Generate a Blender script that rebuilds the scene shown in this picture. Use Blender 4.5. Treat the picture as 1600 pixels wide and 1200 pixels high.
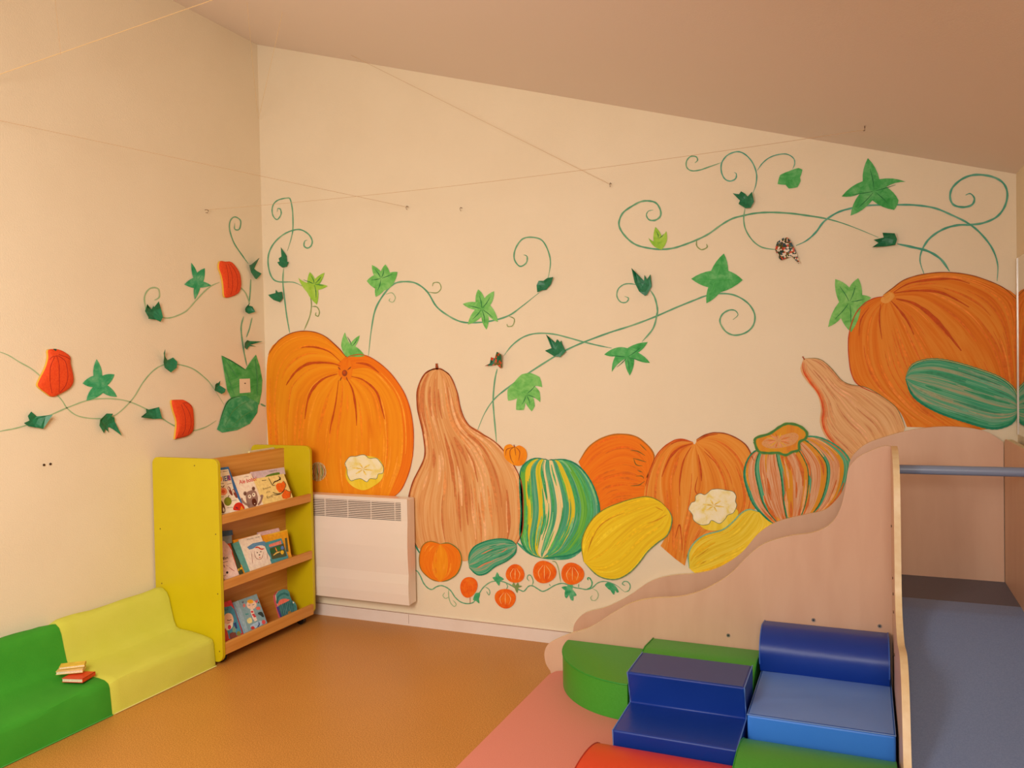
import bpy, bmesh, math, random
import numpy as np
from mathutils import Vector, Matrix
from mathutils.geometry import tessellate_polygon
for o in list(bpy.data.objects): bpy.data.objects.remove(o)
SC = bpy.context.scene
COL = SC.collection
random.seed(7)

# ------------------------------------------------------------------ camera
F = 1274.1; YAW, PIT, ROL = -0.40686, 0.020774, -0.019228; EYE = np.array([0, 0, 1.45])
def _axes():
    cy, sy = math.cos(YAW), math.sin(YAW)
    f = np.array([sy, cy, 0]); r = np.array([cy, -sy, 0]); u = np.array([0, 0, 1.])
    f2 = math.cos(PIT)*f - math.sin(PIT)*u; u2 = math.cos(PIT)*u + math.sin(PIT)*f
    return math.cos(ROL)*r + math.sin(ROL)*u2, math.cos(ROL)*u2 - math.sin(ROL)*r, f2
AR, AU, AF = _axes()
cam = bpy.data.cameras.new('camera'); camo = bpy.data.objects.new('camera', cam); COL.objects.link(camo)
cam.sensor_width = 36; cam.lens = F/1600*36; cam.clip_start = .02
camo.matrix_world = Matrix(((AR[0], AU[0], -AF[0], EYE[0]), (AR[1], AU[1], -AF[1], EYE[1]), (AR[2], AU[2], -AF[2], EYE[2]), (0, 0, 0, 1)))
SC.camera = camo

# ------------------------------------------------------------------ light and exposure
SC.view_settings.view_transform = 'Standard'; SC.view_settings.look = 'None'
SC.view_settings.exposure = 0.02; SC.view_settings.gamma = 1; SC.view_settings.use_curve_mapping = False
w = bpy.data.worlds.new('world'); SC.world = w; w.use_nodes = True
w.node_tree.nodes['Background'].inputs[0].default_value = (.72, .78, .90, 1)
w.node_tree.nodes['Background'].inputs[1].default_value = 0.72
def area(name, loc, tgt, size, power, col):
    l = bpy.data.lights.new(name, 'AREA'); l.energy = power; l.size = size; l.color = col; l.shape = 'DISK'; l.spread = 2.45
    o = bpy.data.objects.new(name, l); COL.objects.link(o); o.location = loc
    d = Vector(tgt) - Vector(loc); o.rotation_euler = d.to_track_quat('-Z', 'Y').to_euler()
    return o
WARM = (1.0, .935, .84)
area('ceiling_lamp_light', (-1.35, .1, 1.95), (-2.95, 2.6, .85), 1.1, 46, WARM)
area('rear_fill_light', (.25, -1.2, 1.95), (-.35, 3.2, .75), 1.1, 34, WARM)  # added fill behind the camera, brightens slide and foam; no known lamp

# ------------------------------------------------------------------ helpers
def hitp(px, py, P0, N):
    d = AR*((px-800)/F) - AU*((py-600)/F) + AF
    N = np.array(N, float); P0 = np.array(P0, float)
    t = np.dot(P0-EYE, N)/np.dot(d, N)
    return EYE + t*d
def hit(px, py, ax, v):
    n = [0, 0, 0]; n[ax] = 1; p = [0, 0, 0]; p[ax] = v
    return hitp(px, py, p, n)
XL, YB, XR = -3.352, 3.98, .594
SL = .3085; ZC = 3.432
def zceil(x): return ZC - SL*(x-XL)
def lin(c):
    c = c/255.
    return c/12.92 if c <= .04045 else ((c+.055)/1.055)**2.4
def rgb(r, g, b): return (lin(r), lin(g), lin(b), 1)
def mat(name, col, rough=.6, metal=0, noise=None, bump=None, spec=.5, coat=0):
    """noise=(scale, col2, amount); bump=(scale, strength)"""
    m = bpy.data.materials.new(name); m.use_nodes = True; nt = m.node_tree; b = nt.nodes['Principled BSDF']
    b.inputs['Roughness'].default_value = rough; b.inputs['Metallic'].default_value = metal
    b.inputs['Specular IOR Level'].default_value = spec; b.inputs['Coat Weight'].default_value = coat
    b.inputs['Base Color'].default_value = col
    tc = nt.nodes.new('ShaderNodeTexCoord')
    if noise:
        n = nt.nodes.new('ShaderNodeTexNoise'); n.inputs['Scale'].default_value = noise[0]; n.inputs['Detail'].default_value = 5
        nt.links.new(tc.outputs['Object'], n.inputs['Vector'])
        r = nt.nodes.new('ShaderNodeValToRGB'); r.color_ramp.elements[0].position = .5-noise[2]; r.color_ramp.elements[1].position = .5+noise[2]
        r.color_ramp.elements[0].color = col; r.color_ramp.elements[1].color = noise[1]
        nt.links.new(n.outputs['Fac'], r.inputs['Fac']); nt.links.new(r.outputs['Color'], b.inputs['Base Color'])
    if bump:
        n = nt.nodes.new('ShaderNodeTexNoise'); n.inputs['Scale'].default_value = bump[0]; n.inputs['Detail'].default_value = 4
        nt.links.new(tc.outputs['Object'], n.inputs['Vector'])
        bu = nt.nodes.new('ShaderNodeBump'); bu.inputs['Strength'].default_value = bump[1]; bu.inputs['Distance'].default_value = .004
        nt.links.new(n.outputs['Fac'], bu.inputs['Height']); nt.links.new(bu.outputs['Normal'], b.inputs['Normal'])
    return m
def wood(name, c1, c2, axis_scale, rough=.45, pos=(.35, .65)):
    m = bpy.data.materials.new(name); m.use_nodes = True; nt = m.node_tree; b = nt.nodes['Principled BSDF']
    b.inputs['Roughness'].default_value = rough
    tc = nt.nodes.new('ShaderNodeTexCoord'); mp = nt.nodes.new('ShaderNodeMapping'); mp.inputs['Scale'].default_value = axis_scale
    n = nt.nodes.new('ShaderNodeTexNoise'); n.inputs['Scale'].default_value = 1; n.inputs['Detail'].default_value = 6; n.inputs['Distortion'].default_value = .4
    r = nt.nodes.new('ShaderNodeValToRGB'); r.color_ramp.elements[0].position = pos[0]; r.color_ramp.elements[1].position = pos[1]
    r.color_ramp.elements[0].color = c1; r.color_ramp.elements[1].color = c2
    nt.links.new(tc.outputs['Object'], mp.inputs['Vector']); nt.links.new(mp.outputs['Vector'], n.inputs['Vector'])
    nt.links.new(n.outputs['Fac'], r.inputs['Fac']); nt.links.new(r.outputs['Color'], b.inputs['Base Color'])
    return m
_pc = {}
def paint(name, cols, su=14, sv=2.0, rough=.7, seed=0, lo=.3, hi=.7, dist=.6):
    """brush-stroked wall paint: noise stretched along the UV v direction"""
    if name in _pc: return _pc[name]
    m = bpy.data.materials.new(name); m.use_nodes = True; nt = m.node_tree; b = nt.nodes['Principled BSDF']
    b.inputs['Roughness'].default_value = rough; b.inputs['Specular IOR Level'].default_value = .3
    tc = nt.nodes.new('ShaderNodeTexCoord'); mp = nt.nodes.new('ShaderNodeMapping')
    mp.inputs['Scale'].default_value = (su, sv, 1); mp.inputs['Location'].default_value = (seed*3.7, seed*1.3, 0)
    n = nt.nodes.new('ShaderNodeTexNoise'); n.inputs['Scale'].default_value = 1; n.inputs['Detail'].default_value = 6
    n.inputs['Roughness'].default_value = .62; n.inputs['Distortion'].default_value = dist
    nt.links.new(tc.outputs['UV'], mp.inputs['Vector']); nt.links.new(mp.outputs['Vector'], n.inputs['Vector'])
    r = nt.nodes.new('ShaderNodeValToRGB'); e = r.color_ramp.elements
    while len(e) < len(cols): e.new(.5)
    for i, c in enumerate(cols):
        e[i].position = lo + (hi-lo)*i/max(1, len(cols)-1); e[i].color = c
    nt.links.new(n.outputs['Fac'], r.inputs['Fac']); nt.links.new(r.outputs['Color'], b.inputs['Base Color'])
    _pc[name] = m
    return m
_fc = {}
def flat(r, g, b, rough=.7):
    k = (r, g, b)
    if k not in _fc:
        c = rgb(r, g, b); c2 = rgb(min(255, r*1.07+4), min(255, g*1.07+4), min(255, b*1.07+4))
        _fc[k] = mat('paint_%d_%d_%d' % k, c, rough, noise=(60, c2, .15), spec=.3)
    return _fc[k]
def link(name, me, parent=None, label=None, loc=None):
    o = bpy.data.objects.new(name, me); COL.objects.link(o)
    if parent is not None: o.parent = parent
    if loc is not None: o.location = loc
    if label: o['label'] = label
    return o
def root(name, label, cat, group=None, loc=(0, 0, 0)):
    o = bpy.data.objects.new(name, None); COL.objects.link(o); o.empty_display_size = .05
    o.location = loc; tag(o, label, cat, group); return o
def tag(o, label, cat, group=None):
    o['label'] = label; o['category'] = cat
    if group: o['group'] = group
    return o
def struct(o, label=None):
    o['kind'] = 'structure'
    if label: o['label'] = label
    return o
class MB:
    """collects geometry in world space, linked as one mesh object"""
    def __init__(s): s.v = []; s.f = []; s.m = []; s.mats = []
    def mi(s, m):
        if m not in s.mats: s.mats.append(m)
        return s.mats.index(m)
    def add(s, vs, fs, m):
        b = len(s.v); s.v += [tuple(map(float, p)) for p in vs]; i = s.mi(m)
        for f in fs: s.f.append([b+k for k in f]); s.m.append(i)
    def box(s, lo, hi, m):
        x0, y0, z0 = lo; x1, y1, z1 = hi
        s.add([(x0,y0,z0),(x1,y0,z0),(x1,y1,z0),(x0,y1,z0),(x0,y0,z1),(x1,y0,z1),(x1,y1,z1),(x0,y1,z1)],
              [(0,3,2,1),(4,5,6,7),(0,1,5,4),(1,2,6,5),(2,3,7,6),(3,0,4,7)], m)
    def obox(s, O, X, Y, Z, m):
        O, X, Y, Z = map(np.array, (O, X, Y, Z))
        P = [O, O+X, O+X+Y, O+Y, O+Z, O+X+Z, O+X+Y+Z, O+Y+Z]
        s.add(P, [(0,3,2,1),(4,5,6,7),(0,1,5,4),(1,2,6,5),(2,3,7,6),(3,0,4,7)], m)
    def prism(s, pts, ext, m, mside=None):
        """pts: planar 3D loop, ext: extrusion vector"""
        n = len(pts); A = [np.array(p, float) for p in pts]; B = [p+np.array(ext, float) for p in A]
        tris = tessellate_polygon([[Vector(p) for p in A]])
        s.add(A+B, [tuple(t) for t in tris]+[tuple(k+n for k in reversed(t)) for t in tris], m)
        s.add(A+B, [(i, (i+1) % n, (i+1) % n+n, i+n) for i in range(n)], mside or m)
    def tube(s, pts, r, m, n=8):
        rs = r if hasattr(r, '__len__') else [r]*len(pts)
        P = [Vector(p) for p in pts]; rings = []
        for i, p in enumerate(P):
            d = (P[min(i+1, len(P)-1)]-P[max(i-1, 0)]).normalized()
            a = d.cross(Vector((0, 0, 1)));
            if a.length < .1: a = d.cross(Vector((1, 0, 0)))
            a.normalize(); b = d.cross(a)
            rings.append([p+(a*math.cos(t)+b*math.sin(t))*rs[i] for t in [2*math.pi*k/n for k in range(n)]])
        vs = [q for R in rings for q in R]; fs = []
        for i in range(len(P)-1):
            for k in range(n): fs.append((i*n+k, i*n+(k+1) % n, (i+1)*n+(k+1) % n, (i+1)*n+k))
        fs.append(tuple(range(n))[::-1]); fs.append(tuple((len(P)-1)*n+k for k in range(n)))
        s.add(vs, fs, m)
    def build(s, name, parent=None, label=None, bevel=0, seg=3, smooth=False, sub=0, angle=40):
        me = bpy.data.meshes.new(name); me.from_pydata(s.v, [], s.f)
        for m in s.mats: me.materials.append(m)
        me.polygons.foreach_set('material_index', s.m)
        bm = bmesh.new(); bm.from_mesh(me); bmesh.ops.remove_doubles(bm, verts=bm.verts, dist=1e-5)
        bmesh.ops.recalc_face_normals(bm, faces=bm.faces); bm.to_mesh(me); bm.free()
        # origin at the bottom centre of the mesh
        co = np.array([v.co[:] for v in me.vertices]); c = np.array([(co[:,0].min()+co[:,0].max())/2, (co[:,1].min()+co[:,1].max())/2, co[:,2].min()])
        me.transform(Matrix.Translation(Vector(-c)))
        o = link(name, me, parent, label)
        pl = Vector(parent_origin(parent)) if parent is not None else Vector((0, 0, 0))
        o.location = Vector(c)-pl
        if bevel:
            b = o.modifiers.new('bevel', 'BEVEL'); b.width = bevel; b.segments = seg; b.limit_method = 'ANGLE'; b.angle_limit = math.radians(angle)
        if smooth or bevel:
            for p in me.polygons: p.use_smooth = True
            try:
                me.set_sharp_from_angle(angle=math.radians(45))
            except Exception: pass
        return o
def parent_origin(p):
    v = Vector((0, 0, 0))
    while p is not None: v += p.location; p = p.parent
    return v
def catmull(pts, n=8, closed=False):
    P = [np.array(p, float) for p in pts]; N = len(P); out = []
    if N < 3: return [P[0]+(P[-1]-P[0])*i/float(n) for i in range(n+1)]
    seg = N if closed else N-1
    for i in range(seg):
        if closed: a, b, c, d = P[(i-1) % N], P[i], P[(i+1) % N], P[(i+2) % N]
        else: a, b, c, d = P[max(i-1, 0)], P[i], P[i+1], P[min(i+2, N-1)]
        for k in range(n):
            t = k/float(n)
            out.append(.5*((2*b)+(c-a)*t+(2*a-5*b+4*c-d)*t*t+(3*b-a-3*c+d)*t**3))
    if not closed: out.append(P[-1])
    return out
def resample(pts, n):
    P = np.array(pts); d = np.r_[0, np.cumsum(np.hypot(*(P[1:]-P[:-1]).T))]; t = np.linspace(0, d[-1], n)
    return np.c_[np.interp(t, d, P[:,0]), np.interp(t, d, P[:,1])]
class Art:
    """flat painted artwork on a surface; points are traced in the photo's frame and land on the surface"""
    def __init__(s, plane, unit=.0006): s.plane = plane; s.unit = unit; s.v = []; s.f = []; s.m = []; s.uv = []; s.mats = []
    def mi(s, m):
        if m not in s.mats: s.mats.append(m)
        return s.mats.index(m)
    def _face(s, idx, uvs, mi): s.f.append(idx); s.m.append(mi); s.uv.append(uvs)
    def poly(s, pts, m, layer=0, smooth=False, n=5):
        if smooth: pts = catmull(pts, n, True)
        b = len(s.v); P = [s.plane(p[0], p[1], layer*s.unit) for p in pts]; s.v += [tuple(p) for p in P]
        mi = s.mi(m)
        for t in tessellate_polygon([[Vector((p[0], p[1], 0)) for p in pts]]):
            s._face([b+k for k in t], [(pts[k][0]/100., pts[k][1]/100.) for k in t], mi)
        return s
    def strip(s, pts, wd, m, layer=1, taper=.3, n=6, ends=(1, 1), smooth=True):
        P = np.array(catmull(pts, n)) if smooth else np.array(pts, float)
        N = len(P); T = np.gradient(P, axis=0); L = np.hypot(T[:,0], T[:,1])+1e-9; Nn = np.c_[-T[:,1]/L, T[:,0]/L]
        b = len(s.v); mi = s.mi(m)
        for i in range(N):
            t = i/(N-1.); k = 1.
            if taper > 0:
                if ends[0]: k = min(k, .25+.75*t/taper)
                if ends[1]: k = min(k, .25+.75*(1-t)/taper)
            k *= 1+.12*math.sin(i*1.3+P[0][0])
            for sg in (-1, 1):
                q = P[i]+Nn[i]*wd*.5*k*sg; s.v.append(tuple(s.plane(q[0], q[1], layer*s.unit)))
        for i in range(N-1):
            a = b+2*i; u0, u1 = i*.1, i*.1+.1
            s._face([a, a+1, a+3, a+2], [(0, u0), (.2, u0), (.2, u1), (0, u1)], mi)
        return s
    def patch(s, curves, mats, layer=0, sub=4, n=36):
        C = [resample(catmull(c, 6), n) for c in curves]
        if not isinstance(mats, (list, tuple)): mats = [mats]*(len(C)-1)
        for j in range(len(C)-1):
            mi = s.mi(mats[j])
            for k in range(sub):
                a0, a1 = k/float(sub), (k+1)/float(sub); b = len(s.v)
                for i in range(n):
                    for a in (a0, a1):
                        q = C[j][i]*(1-a)+C[j+1][i]*a; s.v.append(tuple(s.plane(q[0], q[1], layer*s.unit)))
                for i in range(n-1):
                    w = b+2*i; t0, t1 = i/(n-1.), (i+1)/(n-1.)
                    s._face([w, w+1, w+3, w+2], [(j+a0, t0), (j+a1, t0), (j+a1, t1), (j+a0, t1)], mi)
        return s
    def text(s, txt, A, B, up, m, layer=2, bold=0):
        """baseline from A to B, 'up' = pixel vector of one cap height"""
        cu = bpy.data.curves.new('t', 'FONT'); cu.body = txt; cu.size = 1; cu.offset = bold
        to = bpy.data.objects.new('t', cu); COL.objects.link(to); dg = bpy.context.evaluated_depsgraph_get(); dg.update()
        me = to.evaluated_get(dg).to_mesh(); V = [v.co[:] for v in me.vertices]; Fs = [list(p.vertices) for p in me.polygons]
        to.evaluated_get(dg).to_mesh_clear(); bpy.data.objects.remove(to); bpy.data.curves.remove(cu)
        x0 = min(v[0] for v in V); x1 = max(v[0] for v in V); A = np.array(A, float); B = np.array(B, float); up = np.array(up, float)/.72
        b = len(s.v); mi = s.mi(m)
        for v in V:
            q = A+(B-A)*(v[0]-x0)/(x1-x0)+up*v[1]; s.v.append(tuple(s.plane(q[0], q[1], layer*s.unit)))
        for f in Fs: s._face([b+k for k in f], [(0, 0)]*len(f), mi)
        return s
    def build(s, name, parent=None, label=None):
        me = bpy.data.meshes.new(name); me.from_pydata(s.v, [], s.f)
        for m in s.mats: me.materials.append(m)
        me.polygons.foreach_set('material_index', s.m)
        ul = me.uv_layers.new(name='UVMap'); flatuv = [c for f in s.uv for uv in f for c in uv]; ul.data.foreach_set('uv', flatuv)
        o = link(name, me, parent, label)
        if parent is not None: o.location = -parent_origin(parent)
        return o
def backw(px, py, off): return hit(px, py, 1, YB-.0012-off)
def leftw(px, py, off): return hit(px, py, 0, XL+.0012+off)
def circ(cx, cy, rx, ry, n=24, rot=0, wob=0):
    out = []
    for i in range(n):
        t = 2*math.pi*i/n; k = 1+wob*math.sin(3*t+cx); x, y = rx*k*math.cos(t), ry*k*math.sin(t)
        out.append((cx+x*math.cos(rot)-y*math.sin(rot), cy+x*math.sin(rot)+y*math.cos(rot)))
    return out

# ------------------------------------------------------------------ room shell
M_wall = mat('wall_paint', rgb(236, 220, 191), .62, noise=(3, rgb(232, 215, 185), .25), bump=(160, .25), spec=.35)
M_ceil = mat('ceiling_paint', rgb(236, 222, 212), .8, bump=(200, .2))
M_base = mat('baseboard_paint', rgb(236, 222, 212), .5, noise=(6, rgb(228, 210, 196), .3), bump=(60, .3))
M_crack = mat('grime', rgb(150, 110, 75), .9)
def floor_mat():
    m = bpy.data.materials.new('speckled_vinyl_floor'); m.use_nodes = True; nt = m.node_tree; b = nt.nodes['Principled BSDF']
    b.inputs['Roughness'].default_value = .42; b.inputs['Specular IOR Level'].default_value = .4
    tc = nt.nodes.new('ShaderNodeTexCoord'); n = nt.nodes.new('ShaderNodeTexNoise'); n.inputs['Scale'].default_value = 240; n.inputs['Detail'].default_value = 3
    r = nt.nodes.new('ShaderNodeValToRGB'); e = r.color_ramp.elements; e[0].position = .36; e[1].position = .66
    e[0].color = rgb(178, 114, 44); e[1].color = rgb(226, 166, 88); k = e.new(.5); k.color = rgb(206, 140, 62)
    n2 = nt.nodes.new('ShaderNodeTexNoise'); n2.inputs['Scale'].default_value = 2.5
    mx = nt.nodes.new('ShaderNodeMixRGB'); mx.blend_type = 'MULTIPLY'; mx.inputs[0].default_value = .18
    nt.links.new(tc.outputs['Object'], n.inputs['Vector']); nt.links.new(tc.outputs['Object'], n2.inputs['Vector'])
    nt.links.new(n.outputs['Fac'], r.inputs['Fac']); nt.links.new(r.outputs['Color'], mx.inputs[1]); nt.links.new(n2.outputs['Fac'], mx.inputs[2])
    nt.links.new(mx.outputs['Color'], b.inputs['Base Color'])
    return m
M_floor = floor_mat()
Y0 = -3.0
m = MB(); m.box((XL-.1, Y0, -.1), (XR+.1, YB+.1, 0), M_floor); struct(m.build('floor'))
m = MB(); m.prism([(XL, YB, 0), (XR, YB, 0), (XR, YB, zceil(XR)), (XL, YB, ZC)], (0, .1, 0), M_wall); struct(m.build('wall_back'))
m = MB(); m.prism([(XL, Y0, 0), (XL, YB+.1, 0), (XL, YB+.1, ZC), (XL, Y0, ZC)], (-.1, 0, 0), M_wall); struct(m.build('wall_left'))
m = MB(); m.prism([(XR, Y0, 0), (XR, YB+.1, 0), (XR, YB+.1, zceil(XR)), (XR, Y0, zceil(XR))], (.1, 0, 0), M_wall); struct(m.build('wall_right'))
m = MB(); m.prism([(XL-.1, Y0, zceil(XL-.1)), (XR+.1, Y0, zceil(XR+.1)), (XR+.1, Y0, zceil(XR+.1)+.1), (XL-.1, Y0, zceil(XL-.1)+.1)], (0, YB+.1-Y0, 0), M_ceil); struct(m.build('ceiling'))
m = MB(); m.box((XL, YB-.016, 0), (-1.30, YB, .068), M_base)
m.box((XL, YB-.0175, .0675), (-1.30, YB-.0155, .0695), M_crack); m.box((-2.372, YB-.0168, .012), (-2.3705, YB-.0155, .064), M_crack)
struct(m.build('baseboard_back', bevel=0))
# glossy safety mirror on the right-hand wall over the play structure
M_mir = mat('mirror_face', (.72, .68, .60, 1), .06, metal=1)
M_clear = mat('clear_plastic', rgb(225, 215, 205), .15)
r_ = root('wall_mirror', 'shiny mirror panel on the right wall reflecting the painted pumpkin', 'mirror', loc=(XR-.006, 3.2, 1.13))
m = MB(); m.box((XR-.005, 2.45, 1.13), (XR-.0005, 3.93, 1.86), M_mir); m.build('mirror_panel', r_)
m = MB(); m.box((XR-.008, 3.93, 1.13), (XR-.0005, 3.945, 1.86), M_clear); m.build('mirror_edge', r_, 'pale plastic edging strip')

# ------------------------------------------------------------------ mural on the back wall
mural = root('wall_mural', 'wall painting of pumpkins, gourds, squashes and curly green vines across the back wall', 'mural', loc=(-1.4, YB-.001, .1))
O1, O2, O3, O4, O5 = rgb(196, 92, 8), rgb(226, 118, 8), rgb(240, 138, 12), rgb(246, 158, 30), rgb(214, 98, 20)
P_or = paint('paint_orange', [rgb(230, 124, 6), rgb(238, 140, 10), rgb(242, 150, 14), rgb(244, 160, 28)], 3.6, 1.2)
P_or2 = paint('paint_deep_orange', [rgb(230, 106, 6), rgb(238, 122, 6), rgb(240, 134, 16)], 7, 1.8, seed=2)
P_or3 = paint('paint_soft_orange', [rgb(210, 112, 28), rgb(228, 138, 40), rgb(232, 152, 56), rgb(238, 168, 80)], 3.6, 1.2, seed=3)
P_orR = paint('paint_burnt_orange', [rgb(214, 100, 12), rgb(226, 122, 20), rgb(232, 142, 44), rgb(226, 128, 26)], 3.4, 1.2, seed=4)
P_tan = paint('paint_gourd_tan', [rgb(196, 112, 52), rgb(212, 140, 78), rgb(224, 162, 98), rgb(232, 182, 122), rgb(216, 150, 86)], 7, 1.6, seed=5, lo=.25, hi=.75)
P_tan2 = paint('paint_gourd_pale', [rgb(206, 140, 84), rgb(228, 176, 120), rgb(236, 192, 140)], 7, 1.6, seed=6)
P_yel = paint('paint_yellow', [rgb(226, 178, 16), rgb(238, 202, 26), rgb(244, 214, 44)], 4, 1.6, seed=7)
P_yel2 = paint('paint_pale_yellow', [rgb(226, 186, 30), rgb(240, 208, 50), rgb(246, 222, 90)], 4, 1.6, seed=8)
P_grn = paint('paint_green', [rgb(60, 150, 60), rgb(104, 182, 60), rgb(128, 196, 84)], 6, 2, seed=9)
P_lime = paint('paint_yellow_green', [rgb(176, 190, 30), rgb(222, 200, 40), rgb(236, 208, 60)], 5, 2, seed=10)
P_teal = paint('paint_teal', [rgb(30, 140, 100), rgb(70, 166, 126), rgb(150, 196, 150)], 6, 2, seed=11)
P_crm = paint('paint_cream', [rgb(190, 206, 130), rgb(238, 216, 166), rgb(240, 206, 90)], 6, 2, seed=12)
P_cuc = paint('paint_cucumber', [rgb(20, 140, 96), rgb(60, 160, 116), rgb(120, 174, 140), rgb(190, 160, 120), rgb(80, 166, 130)], 6, 1.6, seed=13, lo=.28, hi=.72)
P_rust = paint('paint_rust', [rgb(196, 98, 40), rgb(216, 136, 80), rgb(230, 184, 144), rgb(206, 114, 52)], 6, 2, seed=14)
P_gold = paint('paint_gold', [rgb(214, 160, 20), rgb(226, 150, 40), rgb(214, 122, 40)], 5, 2, seed=15)
P_wht = paint('paint_white_cream', [rgb(236, 212, 90), rgb(246, 234, 190), rgb(250, 240, 216)], 6, 6, seed=16)
P_leaf = paint('paint_leaf_green', [rgb(84, 170, 72), rgb(122, 196, 100), rgb(150, 210, 120)], 7, 7, seed=17)
P_leafD = paint('paint_leaf_mid', [rgb(44, 150, 66), rgb(80, 174, 92), rgb(116, 192, 118)], 7, 7, seed=18)
P_leafY = paint('paint_leaf_lime', [rgb(110, 180, 50), rgb(158, 204, 66), rgb(176, 212, 90)], 7, 7, seed=19)
P_leafT = paint('paint_leaf_teal', [rgb(20, 140, 84), rgb(66, 166, 110), rgb(120, 190, 140)], 7, 7, seed=20)
P_vine = paint('paint_vine', [rgb(66, 142, 106), rgb(100, 166, 126), rgb(136, 180, 136)], 3, .8, seed=21)
P_vineT = paint('paint_vine_teal', [rgb(52, 144, 120), rgb(84, 164, 138), rgb(124, 186, 160)], 3, .8, seed=22)
P_vineF = paint('paint_vine_faint', [rgb(126, 172, 124), rgb(160, 188, 140), rgb(186, 196, 150)], 3, .8, seed=23)
P_vineO = paint('paint_vine_olive', [rgb(100, 130, 70), rgb(140, 160, 96), rgb(160, 176, 110)], 3, .8, seed=24)
D_or = flat(188, 74, 10); D_br = flat(150, 66, 24); D_gr = flat(30, 110, 60); D_tl = flat(24, 128, 92); D_dk = flat(84, 60, 40)
D_pk = flat(228, 170, 130); D_yl = flat(200, 150, 20); D_lt = flat(244, 190, 120); D_rd = flat(206, 64, 20)

def rnd_strokes(a, curves, mats, cnt, lay, wd=(1.2, 3), seed=1, span=(.15, .5)):
    """loose brush strokes that follow the ribs"""
    R = random.Random(seed); C = [resample(catmull(c, 6), 40) for c in curves]
    cs = [tuple(int(q) for q in m_.name.split('_')[1:4]) for m_ in mats]; mean = [sum(c[k] for c in cs)/len(cs) for k in range(3)]
    mats = [flat(*[int(round((c[k]*.55+mean[k]*.45)/3)*3) for k in range(3)]) for c in cs]
    for _ in range(int(cnt*.5)):
        j = R.randrange(len(C)-1); a_ = R.random(); t0 = R.uniform(.05, .8); L = R.uniform(*span); t1 = min(.97, t0+L)
        i0, i1 = int(t0*39), int(t1*39)
        if i1-i0 < 4: continue
        P = [C[j][i]*(1-a_)+C[j+1][i]*a_ for i in range(i0, i1+1, 2)]
        if len(P) < 3: continue
        a.strip(P, R.uniform(*wd)*1.5, R.choice(mats), lay+R.random()*.4, taper=.5, n=2)
# --- big pumpkin in the left corner
big = [[(541,558),(525,540),(505,524),(482,517.5),(457,520),(435,532.5),(419,554),(416,620),(419,692),(424,768)],
 [(539,566),(525,552),(500,543),(480,541),(455,552),(437,580),(430,630),(432,700),(438,769)],
 [(535,575),(520,569),(500,567),(480,570),(460,584),(448,600),(443,650),(446,710),(454,770)],
 [(532,580),(510,590),(490,608),(480,630),(474,655),(470,700),(475,772)],
 [(533,588),(528,620),(522,645),(515,680),(512,725),(520,774)],
 [(541,590),(552,620),(556,650),(558,700),(560,740),(560,777)],
 [(545,586),(570,595),(590,615),(600,650),(602,700),(598,740),(590,779)],
 [(546,578),(575,575),(600,592),(622,625),(630,670),(628,720),(615,757),(605,779)],
 [(541,560),(548,556),(565,554),(585,562),(610,583),(632,615),(643,650),(646,690),(641,730),(628,763),(612,779)]]
a = Art(backw); a.patch(big, [P_or, P_or, P_or, P_or, P_or, P_or, P_or, P_or2], 2)
a.poly([(528,568),(541,556),(552,570),(549,592),(538,594),(529,586)], P_or2, 3)
for p, wd in (([(532,572),(520,568),(500,566.5),(480,569),(463,580),(452,594),(447,602)], 4.5), ([(527,584),(505,592),(490,606),(481,625),(476,655)], 4.5),
  ([(542,592),(551,610),(556,640),(557,665)], 3.4), ([(529,594),(524,632),(517,665),(515,678)], 2.6), ([(549,588),(568,594),(588,612),(597,640),(601,655)], 3.6),
  ([(533,566),(515,550),(495,543),(478,542),(470,544)], 2.6), ([(556,567),(575,570),(592,582)], 4), ([(538,555),(530,545),(515,532)], 2)):
    a.strip(p, wd, D_or, 4.5, .5)
a.poly(circ(538.5,583,4.2,5,12), D_br, 5); a.poly(circ(538,582,2.2,2.6,10), D_or, 6)
for p in ([(543,578),(549,573)], [(532,578),(528,573)], [(541,589),(543,595)], [(534,589),(531,595)]): a.strip(p, 1.8, D_br, 5)
rnd_strokes(a, big, [flat(226,116,8), flat(246,156,34), flat(234,130,16), flat(248,164,50)], 110, 3.2, (1, 2.6), 3)
a.strip(big[0][:7], 1.4, D_br, 5, .1); a.strip(big[8], 1.3, D_or, 5, .1)
a.build('painted_pumpkin', mural, 'huge ribbed orange pumpkin painted in the left corner above the heater')
a = Art(backw); a.poly(circ(496.5,737,13.5,15), paint('paint_mini_stripe', [rgb(120,120,50), rgb(200,150,70), rgb(224,196,150), rgb(150,96,40)], 40, 6, seed=31), 7)
for k in range(-4, 5): a.strip([(496+k*1.2,724),(496+k*2.9,737),(496+k*1.5,750)], 1.2, (D_gr, D_br, flat(140,140,60))[k % 3], 8, .4)
a.build('painted_gourd', mural, 'small round striped gourd painted on the huge pumpkin')
a = Art(backw); a.poly(circ(478,733,8.5,16), P_teal, 7)
for k in (-1, 0, 1): a.strip([(478+k,719),(478+k*5,733),(478+k,748)], 1.4, (D_br, P_crm, D_gr)[k+1], 8, .4)
a.build('painted_gourd', mural, 'small green gourd painted half behind the bookcase side')
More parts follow.
